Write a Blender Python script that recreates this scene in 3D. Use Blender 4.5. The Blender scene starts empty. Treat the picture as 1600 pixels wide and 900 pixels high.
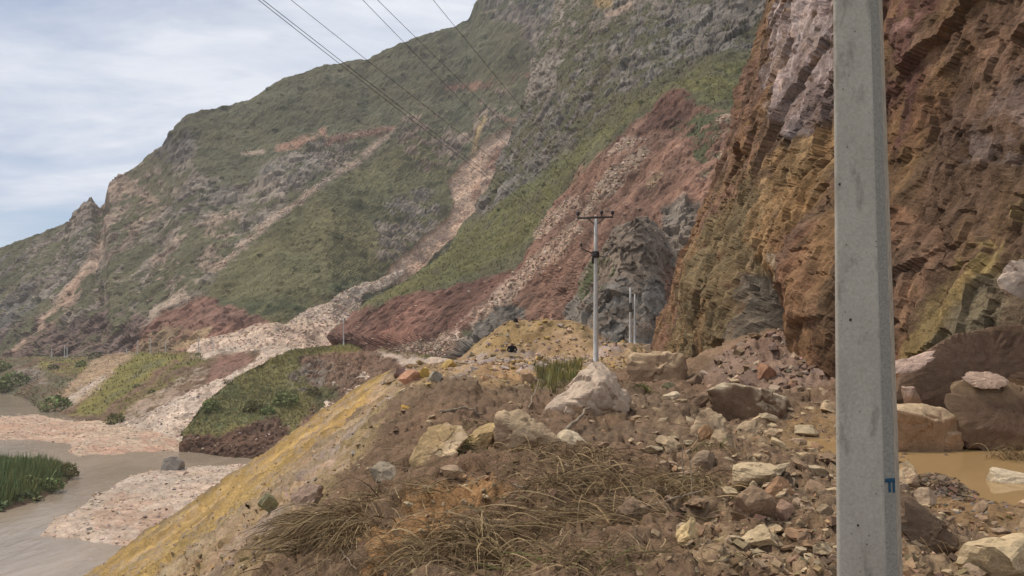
import bpy, bmesh, math, random
import numpy as np
from mathutils import Vector, Matrix

# ------------------------------------------------------------------ camera, sky, sun, exposure
FOC, HOR, CAMZ = 1180.0, 515.0, 2.0
PITCH = math.atan((HOR - 450) / FOC)
sc = bpy.context.scene
cam_d = bpy.data.cameras.new("camera"); cam = bpy.data.objects.new("camera", cam_d)
sc.collection.objects.link(cam); sc.camera = cam
cam_d.sensor_width = 36; cam_d.lens = 36 * FOC / 1600; cam_d.clip_start = 0.05; cam_d.clip_end = 20000
cam.location = (0, 0, CAMZ); cam.rotation_euler = (math.pi / 2 + PITCH, 0, 0)

SUN_DIR = Vector((-0.48, 0.22, 0.85)).normalized()      # towards the sun
wd = bpy.data.worlds.new("World"); sc.world = wd; wd.use_nodes = True
nt = wd.node_tree; nt.nodes.clear(); N_ = nt.nodes.new; L_ = nt.links.new
out = N_("ShaderNodeOutputWorld"); bg = N_("ShaderNodeBackground"); bg.inputs[1].default_value = 1.0
sky = N_("ShaderNodeTexSky"); sky.sky_type = 'NISHITA'; sky.sun_disc = False
sky.sun_elevation = math.asin(SUN_DIR.z); sky.sun_rotation = math.atan2(SUN_DIR.x, SUN_DIR.y)
sky.altitude = 1500; sky.air_density = 1.0; sky.dust_density = 1.5
sm = N_("ShaderNodeVectorMath"); sm.operation = 'SCALE'; sm.inputs[3].default_value = 0.085
L_(sky.outputs[0], sm.inputs[0])
tc = N_("ShaderNodeTexCoord")
# cloud layer: direction projected on a flat cloud deck
sep = N_("ShaderNodeSeparateXYZ"); L_(tc.outputs['Generated'], sep.inputs[0])
mz = N_("ShaderNodeMath"); mz.operation = 'MAXIMUM'; mz.inputs[1].default_value = 0.0; L_(sep.outputs[2], mz.inputs[0])
az = N_("ShaderNodeMath"); az.operation = 'ADD'; az.inputs[1].default_value = 0.22; L_(mz.outputs[0], az.inputs[0])
dx = N_("ShaderNodeMath"); dx.operation = 'DIVIDE'; L_(sep.outputs[0], dx.inputs[0]); L_(az.outputs[0], dx.inputs[1])
dy = N_("ShaderNodeMath"); dy.operation = 'DIVIDE'; L_(sep.outputs[1], dy.inputs[0]); L_(az.outputs[0], dy.inputs[1])
cb = N_("ShaderNodeCombineXYZ"); L_(dx.outputs[0], cb.inputs[0]); L_(dy.outputs[0], cb.inputs[1])
def wnoise(scale, detail, rough, off=(0, 0, 0), sc_=(1, 1, 1)):
    m = N_("ShaderNodeMapping"); m.inputs['Location'].default_value = off; m.inputs['Scale'].default_value = sc_
    L_(cb.outputs[0], m.inputs[0]); n = N_("ShaderNodeTexNoise"); n.inputs['Scale'].default_value = scale
    n.inputs['Detail'].default_value = detail; n.inputs['Roughness'].default_value = rough
    n.inputs['Distortion'].default_value = 0.4; L_(m.outputs[0], n.inputs[0]); return n.outputs[0]
def wramp(src, p0, c0, p1, c1):
    r = N_("ShaderNodeValToRGB"); r.color_ramp.elements[0].position = p0; r.color_ramp.elements[0].color = (*c0, 1)
    r.color_ramp.elements[1].position = p1; r.color_ramp.elements[1].color = (*c1, 1); L_(src, r.inputs[0]); return r.outputs[0]
cover = wramp(wnoise(1.1, 7, 0.6, (3.1, 1.7, 0), (1, 1.5, 1)), 0.32, (0.15,) * 3, 0.56, (1,) * 3)
ctone = wramp(wnoise(2.0, 8, 0.62, (0.4, 7.7, 0), (0.8, 1.6, 1)), 0.36, (0.50, 0.565, 0.69), 0.66, (0.76, 0.79, 0.85))
mx = N_("ShaderNodeMix"); mx.data_type = 'RGBA'
L_(cover, mx.inputs[0]); L_(sm.outputs[0], mx.inputs[6]); L_(ctone, mx.inputs[7])
L_(mx.outputs[2], bg.inputs[0]); L_(bg.outputs[0], out.inputs[0])

sun_d = bpy.data.lights.new("sun", 'SUN'); sun_d.energy = 2.5; sun_d.angle = math.radians(10); sun_d.color = (1.0, 0.93, 0.83)
sun = bpy.data.objects.new("sun", sun_d); sc.collection.objects.link(sun)
sun.rotation_euler = SUN_DIR.to_track_quat('Z', 'Y').to_euler()
sc.view_settings.view_transform = 'Standard'; sc.view_settings.look = 'None'
sc.view_settings.exposure = 0.20; sc.view_settings.gamma = 1.0; sc.view_settings.use_curve_mapping = False
sc.cycles.max_bounces = 5; sc.cycles.diffuse_bounces = 1; sc.cycles.volume_bounces = 1; sc.cycles.use_adaptive_sampling = True; sc.cycles.adaptive_threshold = 0.015; sc.cycles.use_denoising = True

# ------------------------------------------------------------------ numeric helpers
rng = np.random.default_rng(7); random.seed(7)
CP, SP = math.cos(PITCH), math.sin(PITCH)
def at(px, py, d):
    px, py, d = np.broadcast_arrays(np.asarray(px, float), np.asarray(py, float), np.asarray(d, float))
    u = (px - 800) / FOC; v = (450 - py) / FOC
    yy = CP - v * SP; zz = SP + v * CP
    return np.stack([u / yy * d, d, CAMZ + zz / yy * d], -1)
def proj(P):
    x, y, z = P[..., 0], P[..., 1], P[..., 2] - CAMZ
    f = np.maximum(y * CP + z * SP, 1e-3); up = -y * SP + z * CP
    return 800 + FOC * x / f, 450 - FOC * up / f
def interp(x, pts):
    p = np.array(sorted(pts), float); return np.interp(x, p[:, 0], p[:, 1])
def smooth(a, b, x):
    t = np.clip((x - a) / (b - a), 0, 1); return t * t * (3 - 2 * t)
def hash3(ix, iy, iz, seed=0):
    h = (ix.astype(np.uint32) * np.uint32(374761393) + iy.astype(np.uint32) * np.uint32(668265263)
         + iz.astype(np.uint32) * np.uint32(2147483647 - 98765) + np.uint32((seed * 1274126177 + 12345) & 0xffffffff))
    h ^= h >> np.uint32(13); h *= np.uint32(1274126177); h ^= h >> np.uint32(16); h *= np.uint32(2246822519); h ^= h >> np.uint32(15)
    return h
def hf(h): return h.astype(np.float32) * np.float32(1 / 4294967296.0)
def vnoise(p, seed=0):
    p = np.asarray(p, np.float32); f0 = np.floor(p); f = p - f0; i = f0.astype(np.int64)
    w = f * f * f * (f * (f * 6 - 15) + 10); r = 0
    for a in (0, 1):
        wa = w[..., 0] if a else 1 - w[..., 0]
        for b in (0, 1):
            wb = w[..., 1] if b else 1 - w[..., 1]
            for c in (0, 1):
                wc = w[..., 2] if c else 1 - w[..., 2]
                r = r + wa * wb * wc * hf(hash3(i[..., 0] + a, i[..., 1] + b, i[..., 2] + c, seed))
    return r * 2 - 1
ROT = np.array([[0.0, 0.8, 0.6], [-0.8, 0.36, -0.48], [-0.6, -0.48, 0.64]])
def fbm(p, oct=5, gain=0.5, lac=2.03, seed=0, ridged=False):
    p = np.asarray(p, float); a, s, n = 1.0, 0, 0
    for o in range(oct):
        v = vnoise(p, seed + o)
        if ridged: v = 1 - 2 * np.abs(v)
        s = s + a * v; n += a; a *= gain; p = p @ ROT.T * lac + 3.7
    return s / n
def worley(p, seed=0):
    p = np.asarray(p, np.float32); i = np.floor(p).astype(np.int64); sh = p.shape[:-1]
    f1 = np.full(sh, 9., np.float32); f2 = f1.copy(); cid = np.zeros(sh, np.uint32); dv = np.zeros(p.shape, np.float32)
    for a in (-1, 0, 1):
        for b in (-1, 0, 1):
            for c in (-1, 0, 1):
                j0, j1, j2 = i[..., 0] + a, i[..., 1] + b, i[..., 2] + c
                h = hash3(j0, j1, j2, seed)
                r0 = (h & np.uint32(1023)).astype(np.float32) / 1023; r1 = ((h >> np.uint32(10)) & np.uint32(1023)).astype(np.float32) / 1023
                r2 = ((h >> np.uint32(20)) & np.uint32(1023)).astype(np.float32) / 1023
                d0 = p[..., 0] - (j0 + r0); d1 = p[..., 1] - (j1 + r1); d2 = p[..., 2] - (j2 + r2)
                d = d0 * d0 + d1 * d1 + d2 * d2
                m = d < f1
                f2 = np.where(m, f1, np.minimum(f2, d)); f1 = np.where(m, d, f1); cid = np.where(m, h, cid)
                dv[..., 0] = np.where(m, d0, dv[..., 0]); dv[..., 1] = np.where(m, d1, dv[..., 1]); dv[..., 2] = np.where(m, d2, dv[..., 2])
    return np.sqrt(f1), np.sqrt(f2), cid, dv
def facets(p, size, seed=0, crack=0.08):
    """blocky broken-rock relief, about -1..1"""
    q = p / size + 0.35 * np.stack([fbm(p / size * 1.3 + k * 17.3, 2, seed=seed + k) for k in range(3)], -1)
    f1, f2, cid, dv = worley(q, seed)
    h = cid * np.uint32(2654435761); h ^= h >> np.uint32(15)
    r = [hf(h * np.uint32(k * 2 + 3) * np.uint32(2246822519)) - 0.5 for k in range(4)]
    o = r[0] * 1.0 + 1.5 * (dv[..., 0] * r[1] + dv[..., 1] * r[2] + dv[..., 2] * r[3])
    return o - crack * np.exp(-np.maximum(f2 - f1, 0) * 14), r[3] + 0.5
def sdist(px, py, poly):
    """signed distance in picture units to the outline of a patch of ground (positive inside)"""
    P = np.asarray(poly, float); d = np.full(px.shape, 1e9); ins = np.zeros(px.shape, bool)
    for k in range(len(P)):
        a, b = P[k - 1], P[k]; e = b - a; wx, wy = px - a[0], py - a[1]
        t = np.clip((wx * e[0] + wy * e[1]) / (e @ e + 1e-9), 0, 1)
        d = np.minimum(d, (wx - e[0] * t) ** 2 + (wy - e[1] * t) ** 2)
        c = ((a[1] > py) != (b[1] > py)) & (px < (b[0] - a[0]) * (py - a[1]) / (b[1] - a[1] + 1e-12) + a[0]); ins ^= c
    d = np.sqrt(d); return np.where(ins, d, -d)
def ldist(px, py, line):
    P = np.asarray(line, float); d = np.full(px.shape, 1e9)
    for a, b in zip(P[:-1], P[1:]):
        e = b - a; wx, wy = px - a[0], py - a[1]; t = np.clip((wx * e[0] + wy * e[1]) / (e @ e + 1e-9), 0, 1)
        d = np.minimum(d, (wx - e[0] * t) ** 2 + (wy - e[1] * t) ** 2)
    return np.sqrt(d)
def rbf(pts):
    P = np.array(pts, float); X = P[:, :2] / 300; n = len(P)
    r = np.linalg.norm(X[:, None] - X[None], axis=-1); K = np.where(r > 0, r * r * np.log(r + 1e-9), 0) + np.eye(n) * 0.02
    A = np.zeros((n + 3, n + 3)); A[:n, :n] = K; A[:n, n] = 1; A[:n, n + 1:] = X; A[n, :n] = 1; A[n + 1:, :n] = X.T
    w = np.linalg.solve(A, np.concatenate([P[:, 2], np.zeros(3)]))
    def f(px, py):
        o = w[n] + w[n + 1] * px / 300 + w[n + 2] * py / 300
        for k in range(n):
            q = (px / 300 - X[k, 0]) ** 2 + (py / 300 - X[k, 1]) ** 2
            o = o + w[k] * 0.5 * q * np.log(q + 1e-12)
        return o
    return f

# ------------------------------------------------------------------ mesh helpers
COL = sc.collection
WARM = np.array((1.14, 1.06, 0.94))      # warm tint put into every mesh colour to offset the bluish sky light
def make_mesh(name, V, F, col=None, smooth_=True):
    me = bpy.data.meshes.new(name); V = np.ascontiguousarray(V, np.float32); F = np.ascontiguousarray(F, np.int32)
    k = F.shape[1]; me.vertices.add(len(V)); me.vertices.foreach_set("co", V.ravel())
    me.loops.add(F.size); me.loops.foreach_set("vertex_index", F.ravel())
    me.polygons.add(len(F)); me.polygons.foreach_set("loop_start", np.arange(0, F.size, k, dtype=np.int32))
    me.polygons.foreach_set("loop_total", np.full(len(F), k, np.int32))
    me.polygons.foreach_set("use_smooth", np.full(len(F), bool(smooth_)))
    if col is not None:
        a = me.color_attributes.new("Col", 'FLOAT_COLOR', 'POINT')
        c4 = np.ones((len(V), 4), np.float32); c4[:, :3] = np.clip(col * WARM, 0.004, 0.85); a.data.foreach_set("color", c4.ravel())
    me.update(calc_edges=True); return me
def link(name, me, mat=None, parent=None, loc=None, **props):
    o = bpy.data.objects.new(name, me); COL.objects.link(o)
    if mat is not None and me is not None and len(me.materials) == 0: me.materials.append(mat)
    if parent is not None: o.parent = parent
    if loc is not None: o.location = loc
    for k, v in props.items():
        if v: o[k] = v
    return o
def grid_faces(R, C):
    i = np.arange(R * C).reshape(R, C)
    return np.stack([i[:-1, :-1], i[:-1, 1:], i[1:, 1:], i[1:, :-1]], -1).reshape(-1, 4)
def grid_normals(P):
    n = np.cross(np.gradient(P, axis=1), np.gradient(P, axis=0)); l = np.linalg.norm(n, axis=-1, keepdims=True)
    n = n / np.maximum(l, 1e-9)
    view = np.array([0, 0, CAMZ]) - P
    flip = np.sign((n * view).sum(-1).mean()) or 1
    return n * flip

# ------------------------------------------------------------------ materials
def mat_attr(name, scale, rough=0.95, var=0.35, bump=0.5, bdist=0.05, spec=0.15, detail=8):
    """colour from the mesh's own Col attribute, broken up by world-space grain, with bump"""
    m = bpy.data.materials.new(name); m.use_nodes = True; t = m.node_tree; n = t.nodes; l = t.links
    b = n["Principled BSDF"]; b.inputs['Roughness'].default_value = rough; b.inputs['Specular IOR Level'].default_value = spec
    a = n.new("ShaderNodeAttribute"); a.attribute_name = "Col"
    g = n.new("ShaderNodeNewGeometry")
    ns = n.new("ShaderNodeTexNoise"); ns.inputs['Scale'].default_value = scale; ns.inputs['Detail'].default_value = detail; ns.inputs['Roughness'].default_value = 0.65
    l.new(g.outputs['Position'], ns.inputs['Vector'])
    n2 = n.new("ShaderNodeTexNoise"); n2.inputs['Scale'].default_value = scale * 4.3; n2.inputs['Detail'].default_value = 5; n2.inputs['Roughness'].default_value = 0.7
    l.new(g.outputs['Position'], n2.inputs['Vector'])
    ad = n.new("ShaderNodeMath"); ad.operation = 'ADD'; l.new(ns.outputs[0], ad.inputs[0]); l.new(n2.outputs[0], ad.inputs[1])
    mr = n.new("ShaderNodeMapRange"); mr.inputs[1].default_value = 0.65; mr.inputs[2].default_value = 1.35
    mr.inputs[3].default_value = 1 - var * 1.6; mr.inputs[4].default_value = 1 + var * 1.6; l.new(ad.outputs[0], mr.inputs[0])
    vm = n.new("ShaderNodeVectorMath"); vm.operation = 'SCALE'; l.new(a.outputs['Color'], vm.inputs[0]); l.new(mr.outputs[0], vm.inputs[3])
    l.new(vm.outputs[0], b.inputs['Base Color'])
    bp = n.new("ShaderNodeBump"); bp.inputs['Strength'].default_value = bump; bp.inputs['Distance'].default_value = bdist
    l.new(ad.outputs[0], bp.inputs['Height']); l.new(bp.outputs[0], b.inputs['Normal']); return m
def mat_plain(name, col, rough=0.8, metal=0.0, var=0.25, scale=8.0, spec=0.3, bump=0.1, bdist=0.01):
    m = bpy.data.materials.new(name); m.use_nodes = True; t = m.node_tree; n = t.nodes; l = t.links
    b = n["Principled BSDF"]; b.inputs['Roughness'].default_value = rough; b.inputs['Metallic'].default_value = metal; b.inputs['Specular IOR Level'].default_value = spec
    tcd = n.new("ShaderNodeTexCoord"); ns = n.new("ShaderNodeTexNoise"); ns.inputs['Scale'].default_value = scale; ns.inputs['Detail'].default_value = 7
    l.new(tcd.outputs['Object'], ns.inputs['Vector'])
    r = n.new("ShaderNodeValToRGB"); c = np.array(col)
    r.color_ramp.elements[0].position = 0.3; r.color_ramp.elements[0].color = (*(c * (1 - var)), 1)
    r.color_ramp.elements[1].position = 0.7; r.color_ramp.elements[1].color = (*np.minimum(c * (1 + var), 0.85), 1)
    l.new(ns.outputs[0], r.inputs[0]); l.new(r.outputs[0], b.inputs['Base Color'])
    bp = n.new("ShaderNodeBump"); bp.inputs['Strength'].default_value = bump; bp.inputs['Distance'].default_value = bdist
    l.new(ns.outputs[0], bp.inputs['Height']); l.new(bp.outputs[0], b.inputs['Normal']); return m
M_far = mat_attr("far_slope", 0.22, var=0.30, bump=0.6, bdist=1.2)
M_mid = mat_attr("mid_slope", 0.5, var=0.30, bump=0.6, bdist=0.6)
M_cliff = mat_attr("cliff_rock", 1.6, var=0.34, bump=0.8, bdist=0.16)
M_near = mat_attr("near_ground", 9.0, var=0.34, bump=0.8, bdist=0.035)
M_rock = mat_attr("rock", 7.0, var=0.22, bump=0.6, bdist=0.025)
M_stone = mat_attr("loose_stone", 4.0, var=0.25, bump=0.4, bdist=0.02, detail=4)
M_leaf = mat_attr("leaf", 3.0, var=0.2, bump=0.0, rough=0.75, spec=0.2, detail=2)
M_straw = mat_attr("straw", 12.0, var=0.2, bump=0.0, rough=0.85, detail=2)

# ------------------------------------------------------------------ land cover painting (albedo of each patch of ground)
C = dict(grass=(0.120, 0.117, 0.074), grass2=(0.140, 0.135, 0.074), dgrass=(0.070, 0.078, 0.043), ygrass=(0.23, 0.205, 0.075),
         rock=(0.215, 0.185, 0.160), drock=(0.118, 0.108, 0.099), prock=(0.275, 0.215, 0.175), maroon=(0.155, 0.088, 0.070),
         red=(0.235, 0.142, 0.108), scree=(0.50, 0.412, 0.350), pscree=(0.47, 0.345, 0.275), tan=(0.36, 0.265, 0.175),
         soil=(0.190, 0.127, 0.091), brown=(0.190, 0.132, 0.090), gold=(0.335, 0.238, 0.105), ochre=(0.325, 0.238, 0.135),
         lilac=(0.37, 0.31, 0.295), grey=(0.22, 0.20, 0.18), wet=(0.25, 0.165, 0.09))
C = {k: np.array(v) for k, v in C.items()}
def streak(P, f, size, seed, keep=0.1, oct=4):
    f = np.asarray(f, float) / np.linalg.norm(f); return fbm((P - (P @ f)[..., None] * f * (1 - keep)) / size, oct, 0.6, seed=seed)
class Cover:
    def __init__(s, P, base, wscale, seed=0):
        s.P = P; s.px, s.py = proj(P); s.ws = wscale; s.seed = seed; sh = s.px.shape
        s.col = np.broadcast_to(np.asarray(base, float), sh + (3,)).copy(); s.m = {}
        s.n1 = fbm(P / wscale, 5, 0.6, seed=seed); s.n2 = fbm(P / wscale + 40, 5, 0.6, seed=seed + 9); s.n3 = fbm(P / (wscale * 0.22) + 9, 5, 0.7, seed=seed + 5)
    def _apply(s, w, col, kinds):
        w = np.clip(w, 0, 1); c = np.asarray(col, float)
        s.col = s.col * (1 - w[..., None]) + c * w[..., None]
        for k in list(s.m): s.m[k] = s.m[k] * (1 - w)
        for k in kinds: s.m[k] = np.maximum(s.m.get(k, 0 * w), w)
        return w
    def area(s, poly, col, kinds=(), feather=3, warp=8, mix=1.0, mscale=None):
        e = sdist(s.px + warp * s.n1 * 2, s.py + warp * s.n2 * 2, poly) + warp * 1.2 * s.n3
        w = smooth(-feather, feather, e)
        if mix < 1:
            n = 0.7 * s.n1 + 1.1 * s.n3 if mscale is None else fbm(s.P / mscale + 77, 5, 0.65, seed=s.seed + 3)
            w = w * smooth(-0.12, 0.12, n + (mix - 0.5) * 0.9)
        return s._apply(w, col, kinds)
    def strip(s, line, width, col, kinds=(), feather=2, warp=6, mix=1.0):
        e = width - ldist(s.px + warp * s.n1 * 2, s.py + warp * s.n2 * 2, line) + warp * 0.8 * s.n3
        w = smooth(-feather, feather, e)
        if mix < 1: w = w * smooth(-0.12, 0.12, s.n1 + 0.8 * s.n3 + (mix - 0.5) * 0.9)
        return s._apply(w, col, kinds)
    def tint(s, amp, scale, hue=0.1, seed=50):
        a = fbm(s.P / scale, 5, 0.6, seed=seed + s.seed); b = fbm(s.P / scale * 0.7 + 31, 4, 0.6, seed=seed + 7 + s.seed)
        s.col = s.col * (1 + amp * a[..., None] * 1.6) * (1 + hue * b[..., None] * np.array([1.4, 0.0, -1.0]))
    def g(s, k): return s.m.get(k, np.zeros(s.px.shape))
def surface(name, P, cv, disp, mat, kind="structure", extra=None, **props):
    Nn = grid_normals(P); Q = P + Nn * disp[..., None]; R, Cc = P.shape[:2]
    V = Q.reshape(-1, 3); me = make_mesh(name, V, grid_faces(R, Cc), cv.col.reshape(-1, 3), name in ('road_debris', 'riverbed'))
    o = link(name, me, mat, kind=kind, **props); return o, Q
def scatter_on(Q, w, n, seed):
    """random points on a grid surface, density by weight w; returns points and normals"""
    r = np.random.default_rng(seed)
    a = np.linalg.norm(np.cross(Q[:-1, 1:] - Q[:-1, :-1], Q[1:, :-1] - Q[:-1, :-1]), axis=-1) * w[:-1, :-1]
    c = np.cumsum(a.ravel()); k = np.searchsorted(c, r.random(n) * c[-1]); k = np.minimum(k, a.size - 1)
    i, j = np.divmod(k, a.shape[1]); u, v = r.random((2, n, 1))
    p = Q[i, j] * (1 - u) * (1 - v) + Q[i, j + 1] * u * (1 - v) + Q[i + 1, j] * (1 - u) * v + Q[i + 1, j + 1] * u * v
    return p, (i, j)
def rand_rot(n, r):
    q = r.normal(size=(n, 4)); q /= np.linalg.norm(q, axis=1, keepdims=True); w, x, y, z = q.T
    return np.stack([1 - 2 * (y * y + z * z), 2 * (x * y - z * w), 2 * (x * z + y * w), 2 * (x * y + z * w), 1 - 2 * (x * x + z * z), 2 * (y * z - x * w),
                     2 * (x * z - y * w), 2 * (y * z + x * w), 1 - 2 * (x * x + y * y)], -1).reshape(n, 3, 3)
OCT_V = np.array([(1, 0, 0), (-1, 0, 0), (0, 1, 0), (0, -1, 0), (0, 0, 1), (0, 0, -1)], float)
OCT_F = np.array([(0, 2, 4), (2, 1, 4), (1, 3, 4), (3, 0, 4), (2, 0, 5), (1, 2, 5), (3, 1, 5), (0, 3, 5)])
CUB_V = np.array([(x, y, z) for x in (-1, 1) for y in (-1, 1) for z in (-1, 1)], float) * 0.72
CUB_F = np.array([(0, 1, 3), (0, 3, 2), (4, 6, 7), (4, 7, 5), (0, 4, 5), (0, 5, 1), (2, 3, 7), (2, 7, 6), (0, 2, 6), (0, 6, 4), (1, 5, 7), (1, 7, 3)])
def stones(name, P, size, col, mat, seed, flat=0.7, parent=None, **props):
    r = np.random.default_rng(seed); n = len(P); h = n // 2; Vs, Fs, Cs, off = [], [], [], 0
    for V0, F0, sl in ((OCT_V, OCT_F, slice(0, h)), (CUB_V, CUB_F, slice(h, n))):
        p = P[sl]; m = len(p)
        if m == 0: continue
        v = V0[None] * r.uniform(0.6, 1.4, (m, len(V0), 1)) + r.normal(0, 0.12, (m, len(V0), 3))
        v = v * r.uniform(0.6, 1.25, (m, 1, 3)); v = np.einsum('nij,nkj->nki', rand_rot(m, r), v); v[..., 2] *= flat
        v = v * size[sl][:, None, None] + p[:, None, :]
        Vs.append(v.reshape(-1, 3)); Fs.append((F0[None] + (np.arange(m) * len(V0))[:, None, None] + off).reshape(-1, 3))
        Cs.append(np.repeat(col[sl], len(V0), 0)); off += m * len(V0)
    return link(name, make_mesh(name, np.concatenate(Vs), np.concatenate(Fs), np.concatenate(Cs), False), mat, parent=parent, **props)
def tufts(name, P, size, col, mat, seed, nb=5, spread=0.7, lean=(0, 0, 0), parent=None, thin=1.0, **props):
    """small grass tufts: nb narrow triangular blades each"""
    r = np.random.default_rng(seed); n = len(P); a = r.uniform(0, 2 * math.pi, (n, nb)); wd_ = r.uniform(0.10, 0.24, (n, nb)) * thin
    hgt = r.uniform(0.6, 1.3, (n, nb)); sp = r.uniform(0.1, 1.0, (n, nb)) * spread
    dirv = np.stack([np.cos(a), np.sin(a), 0 * a], -1); side = np.stack([-np.sin(a), np.cos(a), 0 * a], -1)
    root = dirv * r.uniform(0, 0.35, (n, nb, 1)); root[..., 2] = -0.12
    tip = dirv * sp[..., None] + np.asarray(lean) * 1.0; tip = tip + np.stack([0 * a, 0 * a, hgt], -1)
    v = np.stack([root - side * wd_[..., None], root + side * wd_[..., None], tip], 2) * size[:, None, None, None] + P[:, None, None, :]
    c = np.repeat(np.repeat(col[:, None, :] * r.uniform(0.75, 1.25, (n, nb, 1)), 3, 1).reshape(n, nb, 3, 3), 1, 1)
    m = n * nb
    return link(name, make_mesh(name, v.reshape(-1, 3), np.arange(m * 3).reshape(m, 3), c.reshape(-1, 3), False), mat, parent=parent, **props)
def jitter(col, n, r, amt=0.25, hue=0.08):
    return np.asarray(col)[None] * (1 + r.normal(0, amt, (n, 1))).clip(0.4, 1.9) * (1 + r.normal(0, hue, (n, 3)))

# ================================================================== THE LAND
# ---- far mountain
CREST = [(-400, 490), (-100, 418), (0, 385), (35, 373), (60, 362), (97, 352), (108, 343), (116, 331), (128, 318), (136, 313), (142, 307), (148, 318), (156, 325), (163, 315), (170, 300),
         (172, 280), (178, 275), (194, 274), (200, 269), (219, 255), (240, 240), (256, 230), (264, 215), (272, 203), (287, 185), (300, 177), (320, 171), (359, 163), (391, 158), (406, 150), (425, 136), (441, 126),
         (462, 116), (506, 100), (540, 96), (575, 94), (603, 78), (659, 56), (706, 41), (731, 27), (742, 8), (750, -8), (800, -60), (900, -130), (1200, -220)]
pxs = np.linspace(-380, 1020, 510); tt = np.linspace(0, 1, 228)
cy = interp(pxs, CREST)
dbase = interp(pxs, [(-400, 590), (0, 470), (150, 412), (300, 352), (430, 312), (520, 330), (600, 390), (700, 460), (800, 510), (1150, 600)])
dcrest = interp(pxs, [(-400, 660), (0, 640), (150, 610), (300, 650), (430, 710), (570, 770), (740, 820), (900, 840), (1200, 860)])
T, PX = np.meshgrid(tt, pxs, indexing='ij')
PY = 562 + (cy[None] - 562) * T; D = dbase[None] + (dcrest - dbase)[None] * T ** 1.12
P = at(PX, PY, D)
back = []
for dyy, dz in ((8, -1.5), (30, -14), (90, -60), (260, -230)):
    b = P[-1].copy(); b[:, 1] += dyy; b[:, 0] *= b[:, 1] / (b[:, 1] - dyy); b[:, 2] += dz; back.append(b)
P = np.concatenate([P, np.array(back)], 0)
cv = Cover(P, C['grass'], 45, 1)
cv.area([(-400, 300), (900, -200), (900, 120), (700, 130), (560, 190), (400, 250), (250, 330), (-400, 600)], C['grass'] * 0.95, ('grass',), 10, 10)
cv.m['grass'] = np.ones(cv.px.shape)
cv.area([(400, 370), (480, 320), (560, 260), (640, 215), (720, 200), (700, 260), (705, 310), (690, 340), (620, 400), (600, 430), (500, 470), (430, 512), (400, 505), (330, 470), (340, 430)], C['grass2'] * 0.95, ('grass',), 6, 8)
cv.area([(330, 470), (420, 470), (500, 455), (590, 425), (520, 470), (430, 514), (390, 500)], C['dgrass'] * 1.1, ('grass',), 8, 8, 0.6)
cv.area([(-400, 420), (0, 400), (40, 395), (110, 348), (145, 305), (175, 275), (255, 230), (290, 185), (310, 210), (290, 260), (330, 285), (400, 300), (460, 290), (430, 350), (370, 400), (330, 445), (290, 480), (240, 556), (-400, 560)], C['rock'] * 1.12, ('rock',), 8, 10, 0.53)
cv.area([(150, 330), (230, 260), (270, 290), (240, 360), (190, 420), (150, 400)], C['prock'], ('rock',), 6, 9, 0.5)
cv.area([(240, 410), (330, 340), (380, 330), (340, 420), (280, 470), (230, 480)], C['prock'] * 1.15, ('rock',), 6, 9, 0.5)
cv.area([(395, 280), (450, 240), (510, 215), (560, 220), (540, 260), (480, 300), (430, 330), (390, 320)], C['rock'] * 1.1, ('rock',), 6, 8, 0.55)
cv.area([(640, 170), (700, 140), (800, 130), (800, 190), (740, 220), (700, 260), (660, 260), (620, 220)], C['prock'] * 0.9, ('rock',), 6, 8, 0.38)
cv.area([(590, 330), (660, 290), (700, 310), (690, 350), (620, 400), (590, 410)], C['rock'], ('rock',), 5, 8, 0.42)
cv.area([(738, -20), (752, -20), (900, -150), (1000, 0), (830, 110), (820, 40), (770, 30)], C['rock'], ('rock',), 5, 7, 0.5)
cv.area([(262, 222), (285, 185), (305, 200), (300, 240), (265, 262), (240, 250)], C['drock'] * 1.1, ('rock',), 4, 7, 0.75)
cv.area([(96, 356), (116, 331), (142, 306), (157, 326), (150, 345), (120, 362)], C['rock'] * 1.1, ('rock',), 3, 4)
cv.area([(160, 325), (172, 276), (196, 272), (205, 290), (185, 320)], C['prock'], ('rock',), 3, 4)
cv.area([(-400, 545), (-50, 520), (40, 500), (100, 512), (180, 478), (235, 500), (220, 566), (-400, 570)], C['drock'] * np.array([1.35, 1.12, 1.1]), ('rock',), 5, 7, 0.8)
cv.area([(0, 400), (45, 395), (60, 430), (50, 520), (0, 520), (-200, 520), (-200, 430)], C['drock'] * 1.2, ('rock',), 6, 8, 0.4)
cv.strip([(162, 385), (148, 410), (128, 440), (95, 485), (60, 522), (30, 545)], 9, C['pscree'] * 0.85, ('scree',), 5, 6, 0.7)
cv.strip([(612, 205), (560, 248), (520, 278), (470, 318), (420, 350), (380, 385), (330, 425)], 4.5, C['prock'] * 1.35, ('scree',), 4, 4, 0.7)
cv.strip([(290, 465), (265, 478), (240, 492)], 5, C['scree'] * 0.75, ('scree',), 3, 4, 0.8)
cv.strip([(437, 232), (470, 222), (505, 206)], 6, C['prock'] * np.array([1.3, 1.0, 0.9]), ('scree',), 3, 4, 0.8)
cv.strip([(512, 218), (560, 210), (615, 199)], 4.5, C['red'], ('scree',), 3, 4, 0.7)
cv.strip([(700, 141), (760, 130), (832, 120)], 6, C['red'] * 0.95, ('scree',), 3, 4, 0.7)
cv.strip([(380, 240), (410, 238)], 4, C['prock'] * 1.2, ('scree',), 2, 3, 0.8)
cv.area([(200, 566), (225, 520), (255, 498), (290, 478), (320, 462), (350, 478), (400, 494), (440, 516), (400, 526), (330, 548), (300, 566)], C['maroon'] * np.array([1.55, 1.6, 1.6]), ('cut',), 4, 6)
cv.area([(330, 500), (400, 494), (436, 516), (400, 524), (340, 540)], C['maroon'] * 1.1, ('cut',), 4, 6, 0.6)
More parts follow.
